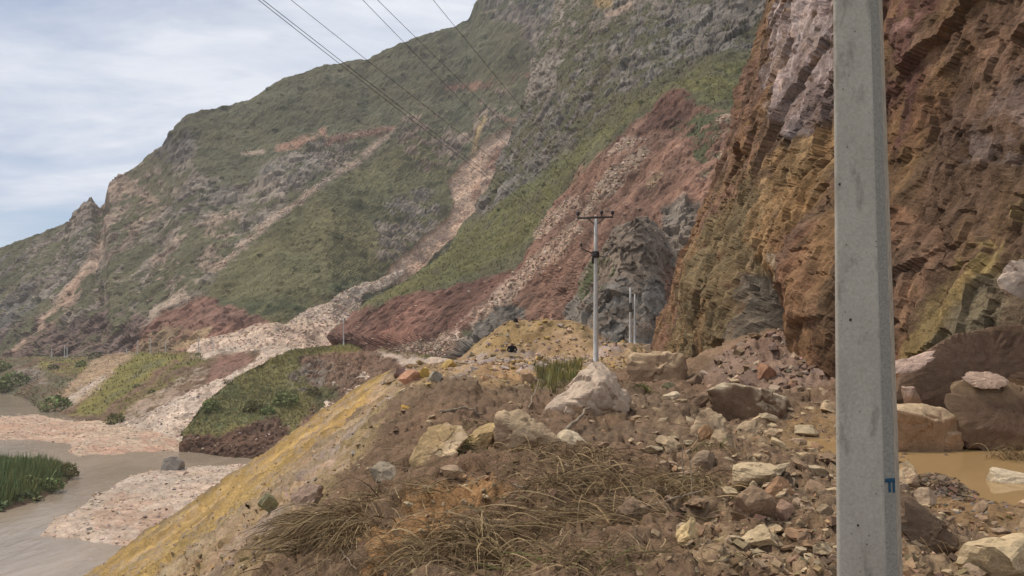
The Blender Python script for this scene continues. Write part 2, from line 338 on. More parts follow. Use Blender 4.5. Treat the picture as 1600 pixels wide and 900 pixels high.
cv.area([(225, 530), (300, 515), (335, 520), (320, 548), (215, 560)], C['tan'] * 0.8, ('cut',), 4, 6, 0.5)
chute_u = cv.area([(596, 440), (618, 408), (655, 378), (695, 347), (708, 315), (702, 285), (718, 255), (742, 236), (768, 215), (802, 196), (830, 200), (800, 260), (770, 310), (745, 345), (700, 380), (650, 430), (620, 445)], C['scree'] * np.array([1.08, 0.96, 0.88]), ('scree',), 2.5, 4)
cv.strip([(798, 200), (782, 232), (765, 262), (745, 300)], 12, C['red'] * 1.35, ('scree',), 5, 5, 0.75)
cv.strip([(757, 186), (752, 205), (745, 225), (738, 240)], 2.8, C['ochre'], ('scree',), 2, 3)
chute_l = cv.area([(640, 420), (600, 432), (545, 458), (500, 476), (470, 492), (440, 511), (400, 517), (345, 533), (305, 552), (300, 580), (560, 580), (560, 470), (610, 445)], C['scree'], ('scree',), 2, 3)
cv.tint(0.22, 30, 0.07)
far_px, far_py = cv.px, cv.py
disp = 5 * fbm(P / 70, 5, 0.5, seed=3) + 2.2 * fbm(P / 22, 4, 0.55, seed=4, ridged=True)
rk = cv.g('rock'); fr, frr = facets(P, 14, 5); fr2, fr3 = facets(P, 5, 8)
cv.col *= (1 + (0.35 * rk * (frr - 0.5) + 0.45 * rk * (fr3 - 0.5)))[..., None]
disp += rk * (2.4 * fr + 1.5 * fr2) + (cv.g('cut')) * (1.8 * fr2 + 1.2 * fbm(P * np.array([1, 1, 0.25]) / 5, 4, seed=6))
disp += cv.g('scree') * 0.7 * fr2 + cv.g('grass') * 0.9 * fbm(P / 4, 3, 0.6, seed=11)
chu = smooth(0.2, 1, chute_u) * (1 - chute_l); disp += -3.5 * chu + 1.5 * chute_l
st = streak(P, (-0.62, -0.35, -0.70), 7, 12); cv.col *= (1 + (0.25 + 0.35 * cv.g('scree') + 0.35 * cv.g('cut')) * st)[..., None]; disp += 1.2 * st
disp[-4:] *= 0.5
far_o, far_Q = surface("far_mountain", P, cv, disp, M_far)
far_g, far_s = cv.g('grass'), cv.g('scree')

# ---- rocky ridge with the red landslide
Sx = [(-260, 952), (-90, 900), (0, 870), (60, 848), (130, 824), (190, 804), (235, 788), (288, 764), (335, 740), (388, 698), (418, 664), (443, 626), (466, 591), (485, 563), (512, 527), (524, 514), (532, 530), (541, 560), (550, 605), (560, 680), (570, 740), (600, 800), (640, 900)]
dB = rbf([(508, 524, 272), (560, 541, 262), (605, 549, 252), (680, 560, 228), (760, 570, 200), (900, 580, 165), (1100, 580, 125), (515, 512, 276), (545, 485, 284), (600, 443, 296), (645, 418, 306), (690, 388, 318),
          (740, 335, 334), (765, 288, 348), (790, 235, 364), (805, 190, 378), (825, 130, 398), (850, 60, 424), (872, 0, 446), (900, -90, 480), (950, -250, 540), (565, 480, 280), (620, 470, 277), (700, 450, 264),
          (780, 425, 252), (830, 410, 242), (1150, 170, 215), (1050, 300, 188), (950, 420, 170), (1100, 450, 150), (1200, 100, 245), (1000, 100, 292), (1200, -100, 310), (900, 200, 300), (850, 330, 268), (1250, 200, 205), (1350, -200, 330), (1300, 500, 130)])
rows = np.concatenate([np.linspace(640, 560, 20)[:-1], np.linspace(560, 0, 255), np.linspace(0, -260, 26)[1:]])
U = np.linspace(0, 1, 355); sx = interp(rows, Sx); rx = interp(rows, [(-260, 1450), (0, 1330), (200, 1270), (330, 1210), (540, 1150), (640, 1150)])
PX = sx[:, None] + (rx - sx)[:, None] * U[None]; PY = np.repeat(rows[:, None], len(U), 1); D = dB(PX, PY)
wrap = np.maximum(0, 1 - (PX - sx[:, None]) / 26); D = D + 16 * wrap ** 2.2 * smooth(545, 500, PY)
P = at(PX, PY, D); bk = []
for q in (60, 22, 7):
    b = P[:, 0].copy(); b[:, 1] += q; b[:, 0] *= b[:, 1] / (b[:, 1] - q); b[:, 0] += 0.25 * q; b[:, 2] -= 0.35 * q; bk.append(b)
P = np.concatenate([np.stack(bk, 1), P], 1)
cv = Cover(P, C['grass'] * 0.9, 28, 2); cv.m['grass'] = np.ones(cv.px.shape)
cv.area([(1000, -300), (860, -60), (815, 130), (790, 190), (770, 250), (735, 330), (700, 375), (760, 345), (800, 310), (860, 265), (920, 215), (970, 165), (1040, 120), (1100, 85), (1160, 70), (1240, 50), (1300, -300)], C['drock'] * 1.4, ('rock',), 6, 9, 0.62)
cv.area([(1000, -300), (860, -60), (815, 130), (790, 190), (850, 150), (900, 90), (1000, 30), (1200, -40), (1300, -300)], C['rock'] * 1.05, ('rock',), 6, 9, 0.5)
cv.strip([(935, 0), (950, 8)], 12, C['ochre'] * 0.9, ('rock',), 4, 5)
cv.strip([(955, 25), (990, 14)], 5, C['prock'] * 1.2, ('rock',), 3, 4)
cv.area([(516, 512), (560, 474), (600, 446), (650, 420), (700, 388), (745, 345), (800, 310), (880, 245), (960, 180), (1040, 130), (1110, 100), (1180, 95), (1180, 165), (1150, 180), (1090, 150), (1060, 140), (1010, 175), (960, 218), (900, 268), (860, 318), (840, 360), (800, 400), (700, 440), (620, 472), (560, 482)], C['grass2'] * np.array([0.92, 0.95, 0.82]), ('grass',), 6, 8, 0.68)
cv.area([(516, 518), (548, 492), (600, 475), (650, 462), (705, 450), (785, 424), (835, 405), (850, 420), (780, 480), (690, 545), (640, 566), (560, 570), (505, 540)], C['maroon'] * 1.05, ('cut',), 3, 5)
cv.area([(540, 500), (610, 490), (700, 485), (690, 520), (640, 545), (560, 540)], C['maroon'] * 1.5, ('cut',), 4, 6, 0.5)
cv.area([(828, 410), (868, 322), (920, 268), (980, 215), (1030, 170), (1065, 142), (1090, 165), (1150, 190), (1135, 260), (1180, 330), (1150, 640), (760, 640), (690, 560), (800, 470)], C['red'] * 0.92, ('cut',), 4, 6)
cv.area([(1060, 142), (1090, 150), (1080, 200), (1030, 215), (1000, 220), (1030, 170)], C['maroon'] * 0.75, ('cut',), 4, 5, 0.8)
cv.area([(1055, 205), (1100, 180), (1150, 190), (1130, 260), (1100, 285), (1080, 240)], C['dgrass'] * 1.2, ('grass',), 4, 7, 0.62)
cv.strip([(1010, 250), (960, 300), (915, 350), (880, 400)], 13, C['prock'] * 1.05, ('scree',), 5, 6, 0.30)
cv.strip([(1035, 275), (1015, 292)], 3.5, C['tan'] * 1.1, ('scree',), 2, 2)
cv.strip([(905, 320), (870, 345), (850, 365)], 9, C['pscree'] * 0.9, ('scree',), 4, 5, 0.6)
cv.area([(985, 225), (960, 255), (990, 250), (1010, 225)], C['pscree'] * 0.9, ('scree',), 3, 5, 0.6)
cv.area([(1120, 200), (1095, 290), (1150, 240), (1160, 190)], C['pscree'] * 0.8, ('scree',), 3, 6, 0.4)
cv.strip([(905, 365), (870, 395), (825, 430), (785, 468), (740, 505), (700, 535), (660, 556), (600, 566)], 10, C['pscree'] * 0.92, ('scree',), 4, 5, 0.72)
cv.strip([(740, 520), (700, 545), (640, 560)], 14, C['scree'] * 0.98, ('scree',), 4, 5, 0.9)
cv.area([(1035, 330), (1070, 315), (1095, 320), (1080, 420), (1045, 425)], C['rock'] * 0.9, ('rock',), 4, 5)
cv.area([(770, 480), (800, 474), (822, 482), (818, 500), (780, 500)], C['grey'] * 0.7, ('rock',), 3, 3)
cv.area([(725, 525), (770, 490), (800, 500), (790, 540), (700, 570)], C['grey'] * 0.72, ('rock',), 4, 4)
cv.tint(0.22, 14, 0.06)
rk = cv.g('rock'); f1_, r1_ = facets(P, 8, 15); f2_, r2_ = facets(P, 2.8, 18)
cv.col *= (1 + (0.35 * rk * (r1_ - 0.5) + (0.5 * rk + 0.35 * cv.g('scree') + 0.3 * cv.g('cut')) * (r2_ - 0.5)))[..., None]
st = streak(P, (-0.66, -0.30, -0.70), 4.5, 22, 0.06); cv.col *= (1 + (0.18 + 0.6 * cv.g('cut') + 0.4 * cv.g('scree')) * st)[..., None]
disp = 3.5 * fbm(P / 40, 5, 0.5, seed=23) + (0.5 + 1.4 * cv.g('cut')) * st + 1.2 * fbm(P / 12, 4, 0.55, seed=24, ridged=True)
disp += rk * (1.9 * f1_ + 1.0 * f2_) + cv.g('cut') * (0.6 * f2_ + 0.8 * fbm(P * np.array([1, 1, 0.3]) / 7, 5, 0.55, seed=26, ridged=True)) + cv.g('scree') * 0.8 * f2_ + cv.g('grass') * 0.8 * fbm(P / 2.5, 3, 0.6, seed=27)
rid_o, rid_Q = surface("rocky_ridge", P, cv, disp, M_mid)
rid_g, rid_s, rid_c = cv.g('grass'), cv.g('scree'), cv.g('cut')

# ---- grey knoll beside the road
rows = np.linspace(600, 346, 150); U = np.linspace(-1, 1, 150)
lx = interp(rows, [(346, 990), (356, 968), (370, 950), (400, 932), (430, 914), (480, 890), (530, 862), (600, 830)]); rx = interp(rows, [(346, 1004), (356, 1025), (370, 1040), (400, 1058), (430, 1068), (480, 1080), (600, 1095)])
PX = (lx + rx)[:, None] / 2 + (rx - lx)[:, None] / 2 * U[None]; PY = np.repeat(rows[:, None], len(U), 1)
D = 108 + (600 - PY) / 254 * 20 + 20 * np.abs(U[None]) ** 3
P = at(PX, PY, D); b = P[-1].copy(); b[:, 1] += 14; b[:, 2] -= 2; P = np.concatenate([P, b[None]], 0)
cv = Cover(P, np.array((0.205, 0.168, 0.140)), 9, 3)
cv.area([(880, 480), (930, 440), (1000, 445), (1080, 440), (1090, 600), (820, 600)], C['drock'] * 1.7, (), 6, 8, 0.55)
cv.area([(990, 460), (1040, 455), (1050, 520), (1000, 530)], C['grey'] * 1.15, (), 4, 6, 0.6)
cv.area([(900, 430), (950, 400), (960, 430), (910, 470)], C['dgrass'] * 1.3, (), 4, 6, 0.5)
cv.area([(1040, 380), (1070, 400), (1090, 520), (1050, 500)], C['red'] * 0.9, (), 4, 6, 0.7)
cv.tint(0.25, 5, 0.05)
f1_, r1_ = facets(P, 4, 35); f2_, r2_ = facets(P, 1.4, 38); cv.col *= (1 + 0.4 * (r1_ - 0.5) + 0.5 * (r2_ - 0.5))[..., None]
surface("rock_knoll", P, cv, 0.9 * f1_ + 0.45 * f2_ + 1.2 * fbm(P / 9, 5, seed=31), M_mid)

# ---- valley side below the far road
px_ = np.linspace(-380, 660, 360); tt = np.linspace(0, 1, 120); T, PX = np.meshgrid(tt, px_, indexing='ij')
fy = interp(px_, [(-400, 590), (-60, 604), (0, 612), (40, 622), (62, 640), (130, 656), (200, 669), (290, 692), (400, 704), (660, 706)])
ty = interp(px_, [(-400, 556), (0, 558), (130, 558), (205, 551), (300, 549), (345, 544), (430, 546), (520, 546), (660, 556)])
dt = interp(px_, [(-400, 560), (0, 462), (150, 404), (300, 344), (430, 304), (520, 286), (660, 262)])
P0 = at(px_, fy, 30 * FOC / (fy - HOR) * 0.995); P1 = at(px_, ty, dt); P0[:, 2] = -28.6
prof = T + 0.10 * np.sin(T * math.pi)
P = P0[None] * (1 - T[..., None]) + P1[None] * T[..., None]; P[..., 2] = P0[None, :, 2] + (P1[:, 2] - P0[:, 2])[None] * prof
r1 = P[-1].copy(); r1[:, 1] += 14; r1[:, 0] *= r1[:, 1] / (r1[:, 1] - 14); r1[:, 2] += 0.1; r2 = r1.copy(); r2[:, 1] += 60; r2[:, 2] -= 3
P = np.concatenate([P, r1[None], r2[None]], 0)
cv = Cover(P, C['brown'] * 0.85, 14, 4)
cv.area([(-400, 540), (60, 552), (150, 555), (120, 600), (60, 640), (-400, 620)], C['grass'] * 1.0, ('grass',), 5, 6, 0.62)
cv.area([(60, 560), (130, 560), (140, 580), (90, 585), (60, 572)], C['ygrass'] * 0.8, ('grass',), 4, 4, 0.8)
cv.area([(20, 575), (60, 570), (75, 600), (30, 600)], C['rock'] * 1.1, ('rock',), 4, 5, 0.6)
cv.area([(150, 562), (205, 552), (210, 570), (165, 605), (118, 632), (60, 655), (90, 620)], C['tan'] * 0.95, ('scree',), 3, 4)
cv.strip([(165, 590), (130, 612), (95, 635)], 4, C['scree'] * 0.9, ('scree',), 3, 3)
cv.area([(208, 553), (300, 549), (282, 565), (220, 610), (150, 650), (110, 650), (150, 610)], C['ygrass'] * np.array([0.78, 0.8, 0.75]), ('grass',), 4, 5)
cv.area([(220, 575), (260, 560), (200, 610), (150, 640)], C['grass2'], ('grass',), 4, 5, 0.6)
cv.strip([(275, 565), (240, 590), (200, 615), (165, 645)], 4, C['soil'], ('cut',), 3, 4)
cv.area([(300, 552), (330, 560), (270, 620), (190, 665), (160, 655), (230, 600)], C['ygrass'] * 0.62, ('grass',), 4, 5, 0.55)
cv.area([(300, 580), (330, 570), (290, 640), (180, 672), (200, 640)], C['prock'] * 1.15, ('rock',), 4, 5, 0.5)
cv.area([(328, 575), (345, 556), (372, 550), (396, 558), (385, 575), (340, 596), (315, 606)], C['maroon'] * np.array([1.3, 1.38, 1.38]), ('cut',), 3, 4)
sm_ = cv.area([(412, 548), (425, 520), (700, 520), (700, 720), (170, 720), (120, 690), (150, 676), (225, 652), (300, 614), (360, 586), (398, 566)], C['scree'], ('scree',), 3, 3)
cv.area([(300, 556), (345, 530), (440, 530), (430, 548), (350, 552), (320, 562)], C['scree'] * 0.95, ('scree',), 3, 3)
cv.tint(0.2, 9, 0.06)
f2_, r2_ = facets(P, 2.6, 48); cv.col *= (1 + (0.25 + 0.25 * cv.g('scree')) * (r2_ - 0.5))[..., None]
disp = 1.5 * fbm(P / 16, 4, seed=41) + 0.7 * f2_ * (1 - 0.6 * cv.g('grass')) + 0.8 * sm_; disp[-2:] = 0; disp[0] -= 0.5
val_o, val_Q = surface("valley_side", P, cv, disp, M_mid); val_g, val_s = cv.g('grass'), cv.g('scree')

# ---- green bluff above the river
px_ = np.linspace(286, 800, 240); tt = np.linspace(0, 1, 120); T, PX = np.meshgrid(tt, px_, indexing='ij')
ty = interp(px_, [(284, 684), (292, 668), (305, 648), (325, 626), (350, 604), (380, 583), (430, 557), (480, 543), (520, 539), (545, 538), (575, 541), (620, 550), (680, 560), (800, 574)])
fy = interp(px_, [(284, 700), (300, 706), (340, 712), (400, 716), (460, 722), (800, 740)])
dt = interp(px_, [(284, 194), (320, 208), (360, 222), (430, 244), (500, 262), (570, 262), (620, 244), (700, 205), (800, 165)]); df = interp(px_, [(284, 190), (340, 182), (400, 178), (800, 150)])
k = interp(px_, [(284, 0.5), (400, 0.35), (460, 0.1), (800, 0.0)])
D = df[None] + (dt - df)[None] * np.clip(T - k[None] * 0.25 * np.sin(np.minimum(T / 0.5, 1) * math.pi), 0, 1)
P = at(PX, fy[None] + (ty - fy)[None] * T, D)
skirt = P[0].copy(); skirt[:, 2] -= 3; b1 = P[-1].copy(); b1[:, 1] += 10; b1[:, 0] += 2.0; b1[:, 2] -= 0.2; b2 = b1.copy(); b2[:, 1] += 22; b2[:, 2] -= 9
P = np.concatenate([skirt[None], P, b1[None], b2[None]], 0)
cv = Cover(P, C['grass2'] * np.array([1.25, 1.2, 1.0]), 8, 5); cv.m['grass'] = np.ones(cv.px.shape)
cv.area([(290, 640), (350, 590), (440, 600), (470, 620), (430, 660), (300, 680)], C['grass'] * np.array([1.0, 1.1, 0.85]), ('grass',), 4, 5, 0.6)
cv.area([(420, 548), (480, 536), (560, 533), (570, 545), (470, 555), (400, 575), (360, 590)], C['ygrass'] * 0.7, ('grass',), 3, 4, 0.8)
cv.area([(470, 560), (540, 545), (600, 548), (700, 560), (800, 570), (800, 760), (420, 760), (440, 690), (500, 625), (480, 600)], C['soil'] * np.array([1.0, 0.98, 0.98]), ('cut',), 5, 6)
cv.area([(450, 590), (500, 560), (520, 575), (500, 610), (460, 610)], C['rock'], ('cut',), 5, 6, 0.6)
cv.area([(285, 684), (330, 682), (390, 668), (425, 650), (450, 665), (440, 720), (284, 722)], C['soil'] * np.array([0.68, 0.62, 0.62]), ('cut',), 3, 4)
cv.area([(590, 552), (640, 556), (720, 556), (760, 580), (640, 575)], C['scree'] * 0.9, ('scree',), 4, 5)
cv.area([(495, 610), (520, 600), (530, 620), (490, 650)], C['grass2'] * 0.8, ('grass',), 4, 4, 0.7)
cv.tint(0.2, 5, 0.06)
f2_, r2_ = facets(P, 1.4, 58); cv.col *= (1 + 0.25 * (r2_ - 0.5))[..., None]
disp = 1.2 * fbm(P / 9, 4, seed=51) + (0.55 * f2_ + 1.2 * fbm(P * np.array([1, 1, 0.2]) / 3, 4, seed=56)) * cv.g('cut') + 0.6 * fbm(P / 1.8, 3, seed=57) * cv.g('grass'); disp[-2:] = 0
blf_o, blf_Q = surface("river_bluff", P, cv, disp, M_mid); blf_g, blf_c = cv.g('grass'), cv.g('cut')

# ---- river bed with the gravel fan and the gravel bar, river, valley ground
RIVZ = -28.0
FAN = [(-420, 640), (-60, 648), (60, 646), (120, 655), (300, 640), (420, 640), (420, 700), (300, 708), (150, 712), (118, 716), (108, 700), (60, 690), (-420, 690)]
BAR = [(58, 838), (85, 815), (118, 792), (150, 770), (178, 756), (208, 740), (245, 733), (285, 728), (340, 724), (420, 716), (720, 712), (720, 960), (330, 900), (215, 856), (130, 846)]
ISL = [(-420, 858), (-100, 822), (0, 802), (55, 786), (100, 758), (120, 738), (112, 722), (60, 716), (-100, 716), (-420, 722)]
yy = HOR + np.exp(np.linspace(math.log(84), math.log(560), 250)); PY, PX = np.meshgrid(yy, np.linspace(-420, 740, 280), indexing='ij')
P = at(PX, PY, 30 * FOC / (PY - HOR)); P[..., 2] = RIVZ
cv = Cover(P, C['brown'] * 0.9, 10, 6)
e = lambda poly, w=6: sdist(cv.px + w * 2 * cv.n1, cv.py + w * cv.n2, poly) + w * 0.5 * cv.n3
ef, eb, ei = e(FAN, 5), e(BAR, 6), e(ISL, 5)
hgt = -0.7 + 1.1 * smooth(-6, 10, ef) + 0.8 * smooth(8, 40, ef) + 1.15 * smooth(-7, 9, eb) + 0.5 * smooth(5, 70, eb) + 1.5 * smooth(-4, 6, ei)
cv.area(FAN, C['pscree'] * np.array([0.98, 1.05, 1.05]), ('scree',), 4, 5); cv.area([(-420, 660), (60, 655), (150, 670), (120, 705), (60, 690), (-420, 690)], C['pscree'] * np.array([0.95, 0.88, 0.85]), ('scree',), 6, 8, 0.6)
cv.area([(150, 690), (250, 680), (300, 690), (290, 710), (130, 714)], C['pscree'] * np.array([0.95, 0.86, 0.85]), ('scree',), 5, 6, 0.6)
cv.area(BAR, C['scree'] * 0.95, ('scree',), 4, 6); cv.area([(130, 800), (200, 770), (260, 790), (300, 850), (180, 850)], C['pscree'] * 0.9, ('scree',), 8, 12, 0.55)
cv.area(ISL, C['brown'] * 0.7, ('isl',), 4, 5)
cv.tint(0.2, 5, 0.06); f2_, r2_ = facets(P, 1.3, 68); cv.col *= (1 + 0.35 * (r2_ - 0.5))[..., None]
hgt += (0.16 * f2_ + 0.25 * fbm(P / 4, 4, seed=61)) * np.maximum(smooth(-8, 6, ef), smooth(-8, 6, eb))
P[..., 2] += hgt; bed_Q = P.copy(); bed_s = cv.g('scree') * (hgt > -0.1); bed_i = cv.g('isl')
surface("riverbed", P, cv, np.zeros(P.shape[:2]), M_mid)

def water_mat(name, col, rough, scale, bump, dist, stretch):
    m = bpy.data.materials.new(name); m.use_nodes = True; n = m.node_tree.nodes; l = m.node_tree.links; b = n["Principled BSDF"]
    b.inputs['Roughness'].default_value = rough; b.inputs['IOR'].default_value = 1.33
    g = n.new("ShaderNodeNewGeometry"); mp = n.new("ShaderNodeMapping"); mp.inputs['Scale'].default_value = stretch; mp.inputs['Rotation'].default_value = (0, 0, -0.5); l.new(g.outputs['Position'], mp.inputs[0])
    ns = n.new("ShaderNodeTexNoise"); ns.inputs['Scale'].default_value = scale; ns.inputs['Detail'].default_value = 6; ns.inputs['Roughness'].default_value = 0.6; ns.inputs['Distortion'].default_value = 0.6; l.new(mp.outputs[0], ns.inputs[0])
    n2 = n.new("ShaderNodeTexNoise"); n2.inputs['Scale'].default_value = scale * 0.12; n2.inputs['Detail'].default_value = 7; n2.inputs['Distortion'].default_value = 0.8; l.new(mp.outputs[0], n2.inputs[0])
    r = n.new("ShaderNodeValToRGB"); c = np.array(col); r.color_ramp.elements[0].position = 0.35; r.color_ramp.elements[0].color = (*(c * 0.86), 1); r.color_ramp.elements[1].position = 0.68; r.color_ramp.elements[1].color = (*(c * 1.16), 1)
    l.new(n2.outputs[0], r.inputs[0]); l.new(r.outputs[0], b.inputs['Base Color'])
    bp = n.new("ShaderNodeBump"); bp.inputs['Strength'].default_value = bump; bp.inputs['Distance'].default_value = dist; l.new(ns.outputs[0], bp.inputs['Height']); l.new(bp.outputs[0], b.inputs['Normal']); return m
M_river = water_mat("silty_river", (0.33, 0.255, 0.182), 0.10, 0.7, 0.45, 0.30, (1.0, 0.4, 1))
M_puddle = water_mat("muddy_water", (0.42, 0.265, 0.115), 0.06, 1.2, 0.08, 0.01, (1, 1, 1))
gx = np.linspace(-900, 100, 60); gy = np.linspace(20, 1000, 60); GY, GX = np.meshgrid(gy, gx, indexing='ij')
link("river", make_mesh("river", np.stack([GX, GY, GX * 0 + RIVZ], -1).reshape(-1, 3), grid_faces(60, 60)), M_river, kind="structure")
gx = np.linspace(-1650, 1250, 80); gy = np.linspace(-450, 1450, 80); GY, GX = np.meshgrid(gy, gx, indexing='ij'); G3 = np.stack([GX, GY, GX * 0 - 31.0], -1)
gn = fbm(G3 / 200, 4, seed=70); link("ground", make_mesh("ground", G3.reshape(-1, 3), grid_faces(80, 80), (C['grass'] * (1 + 0.4 * gn[..., None])).reshape(-1, 3)), M_far, kind="structure")

# ---- road bench, debris and embankment around the camera
def crest_x(y): return interp(y, [(0, -1.1), (3, -1.15), (7, -1.35), (14, -2.1), (22, -2.9), (30, -3.8), (36, -5.6), (41, -6.0), (44, -3.6), (47, 0.0), (55, 3.0), (75, 8), (90, 10)])
def h_base(x, y):
    x = np.asarray(x, float); y = np.asarray(y, float); s = crest_x(y) - x
    z = 0.22 - 0.69 * (np.sqrt(s * s + 0.8) + s) / 2
    g = lambda cx, cy_, rx, ry, a: a * np.exp(-((x - cx) / rx) ** 2 - ((y - cy_) / ry) ** 2)
    z = z + g(-1.5, 19, 2.0, 4.0, 0.55) + g(-0.8, 11, 1.5, 2.0, 0.18) + g(0.6, 8.5, 1.2, 1.2, 0.22) + g(-1.5, 30, 3, 5, 0.2) + g(-1.45, 6.0, 0.45, 0.5, -0.4) + g(-0.1, 42.3, 1.6, 0.7, 0.45) + g(6.05, 10.9, 0.38, 0.35, 0.24)
    # yellow spoil heap
    q = np.sqrt(np.maximum(0, np.abs(x - 2.3) - 2.0) ** 2 + ((y - 53) / 1.15) ** 2 + 0.8); q2 = np.sqrt(((x - 7.0) / 1.2) ** 2 + ((y - 50) / 1.3) ** 2 + 0.6)
    z = np.maximum(z, np.maximum(3.35 - 0.82 * q, 1.70 - 0.7 * q2))
    # road dips towards the puddle, talus under the cliff
    z = z - 0.26 * smooth(3.0, 5.6, x) * smooth(24, 16, y) * smooth(4, 8, y) - 0.10 * smooth(5.2, 6.4, x) * smooth(17.5, 15.5, y) * smooth(9.0, 11.0, y)
    z = z - 0.2 * smooth(2, 5, x) * smooth(50, 20, y)
    z = z + 0.7 * np.maximum(0, x - 10.6 - 0.03 * np.maximum(0, 16 - y)) * smooth(52, 38, y)
    q3 = np.sqrt(((x - 10.6) / 1.25) ** 2 + ((y - 31) / 2.2) ** 2 + 0.3); z = np.maximum(z, 2.25 - 0.62 * q3)
    return z
def h_near(x, y):
    x = np.asarray(x, float); y = np.asarray(y, float); z = h_base(x, y); p = np.stack([x, y, 0 * x], -1)
    pud = smooth(5.0, 6.0, x) * smooth(17.5, 16, y) * smooth(9.0, 10.5, y)
    return z + (1 - 0.9 * pud) * (0.15 * fbm(p / 1.6, 4, 0.55, seed=71) + 0.16 * fbm(p / 0.6, 4, 0.5, seed=72, ridged=True) * smooth(60, 20, y))
dens = np.concatenate([np.geomspace(2.4, 40, 310)[:-1], np.linspace(40, 55, 80)[:-1], np.geomspace(55, 92, 20)])
PX, Dn = np.meshgrid(np.linspace(-60, 2080, 600), dens)[0], np.meshgrid(np.linspace(-60, 2080, 600), dens)[1]
X = (PX - 800) / FOC * Dn; P = np.stack([X, Dn, h_near(X, Dn)], -1)
cv = Cover(P, C['brown'], 1.6, 7); wx, wy = P[..., 0], P[..., 1]
slope_s = crest_x(wy) - wx                       # metres out from the embankment edge
def band(a, b, col, kinds=(), f=0.3, mix=1.0, ylim=(0, 200), wn=0.5):
    w = smooth(a - f, a + f, slope_s + wn * cv.n1) * smooth(b + f, b - f, slope_s + wn * cv.n1) * smooth(ylim[0] - 2, ylim[0] + 2, wy + 2 * cv.n2) * smooth(ylim[1] + 1.5, ylim[1] - 1.5, wy + 2 * cv.n2)
    if mix < 1: w = w * smooth(-0.12, 0.12, cv.n1 + 0.8 * cv.n3 + (mix - 0.5) * 0.9)
    return cv._apply(w, col, kinds)
cv.area([(560, 640), (900, 560), (1310, 600), (1310, 760), (960, 760), (700, 720)], C['soil'] * np.array([1.06, 1.08, 1.05]), (), 15, 20, 0.6)
cv.area([(1000, 690), (1310, 640), (1310, 900), (1100, 900)], C['tan'] * 0.85, (), 15, 20, 0.5)
cv.area([(590, 820), (640, 770), (760, 740), (800, 760), (720, 800), (660, 900), (540, 900)], C['tan'] * np.array([1.0, 0.82, 0.62]), ('clay',), 8, 14, 0.75)
cv.area([(1400, 720), (1600, 690), (1820, 700), (1820, 900), (1600, 880), (1450, 800)], C['wet'] * 1.05, ('wet',), 10, 14)
cv.area([(1400, 850), (1600, 800), (1820, 900), (1820, 1000), (1400, 1000)], C['tan'] * 0.9, (), 10, 14, 0.6)
cv.area([(1240, 640), (1310, 650), (1310, 720), (1200, 690)], C['wet'] * 1.1, ('wet',), 8, 10, 0.8)
gthr = interp(wy, [(5, 7.0), (10, 6.0), (14, 5.0), (22, 3.4), (30, 1.9), (36, 0.5), (44, 0.2)])      # the gold spill reaches the edge further out
rel = slope_s / gthr + 0.30 * cv.n1
def sband(a, b, col, f=0.06, mix=1.0, ya=10):
    w = smooth(a - f, a + f, rel) * smooth(b + f, b - f, rel) * smooth(0.3, 0.8, slope_s + 0.4 * cv.n1) * smooth(ya - 2, ya + 2, wy + 2 * cv.n2)
    if mix < 1: w = w * smooth(-0.12, 0.12, 0.7 * cv.n1 + 1.1 * cv.n3 + (mix - 0.5) * 0.9)
    return cv._apply(w, col, ('slope',))
sband(0.15, 99, C['tan'] * np.array([0.92, 0.95, 0.95]))
sband(0.18, 0.36, C['ochre'] * np.array([0.85, 0.88, 0.85]), 0.05, 0.8)
sband(0.34, 0.70, C['lilac'] * np.array([0.98, 0.93, 0.85]), 0.08, 0.62)
sband(0.45, 0.85, C['pscree'] * np.array([0.88, 0.85, 0.75]), 0.08, 0.45)
sband(0.62, 1.35, C['ochre'] * 1.02, 0.08, 0.55)
sband(0.8, 1.4, C['pscree'] * np.array([0.82, 0.8, 0.7]), 0.08, 0.4)
sband(1.28, 99, C['gold'] * np.array([1.12, 1.09, 1.0]), 0.14, 0.68)
band(1.0, 40, C['soil'] * np.array([0.8, 0.65, 0.62]), ('slope',), 0.25, 0.9, (45, 92))
cv.area([(690, 585), (730, 548), (790, 505), (850, 490), (1000, 520), (1010, 580), (830, 585)], C['ochre'] * np.array([1.05, 1.07, 1.1]), ('heap',), 6, 8)
cv.area([(720, 550), (790, 500), (900, 500), (850, 520), (800, 540), (700, 575)], C['gold'] * np.array([0.95, 0.98, 1.15]), ('heap',), 5, 8, 0.6)
cv.area([(850, 520), (1000, 530), (1000, 560), (900, 575), (830, 555)], C['tan'] * 1.05, ('heap',), 5, 8, 0.75)
cv.area([(700, 562), (800, 552), (930, 560), (900, 578), (760, 578), (700, 590)], C['lilac'] * 0.98, ('heap',), 4, 6, 0.8)
cv.area([(940, 525), (990, 528), (960, 560), (925, 570)], C['lilac'] * 0.9, ('heap',), 4, 6, 0.6)
cv.area([(735, 580), (800, 570), (840, 585), (835, 608), (760, 608)], C['ochre'] * np.array([1.15, 1.05, 1.05]), ('heap',), 4, 6)
cv.area([(835, 575), (905, 572), (900, 605), (840, 612)], C['grass2'], ('grass',), 5, 8)
cv.area([(1090, 600), (1130, 550), (1220, 515), (1310, 520), (1310, 600), (1200, 615)], C['pscree'] * np.array([0.52, 0.5, 0.5]), ('scree',), 5, 8)
cv.area([(600, 600), (650, 575), (720, 562), (740, 575), (650, 605)], C['ochre'], ('heap',), 4, 6, 0.6)
cv.tint(0.22, 1.3, 0.05); cv.tint(0.10, 12, 0.05, 60)
fm = np.clip(Dn / 12, 0.35, 2.2); f2_, r2_ = facets(P, 0.22, 78); f3_, r3_ = facets(P, 0.9, 79)
cv.col *= (1 + 0.22 * (r2_ - 0.5) * smooth(40, 12, Dn) + 0.3 * (r3_ - 0.5) * smooth(10, 30, Dn))[..., None]
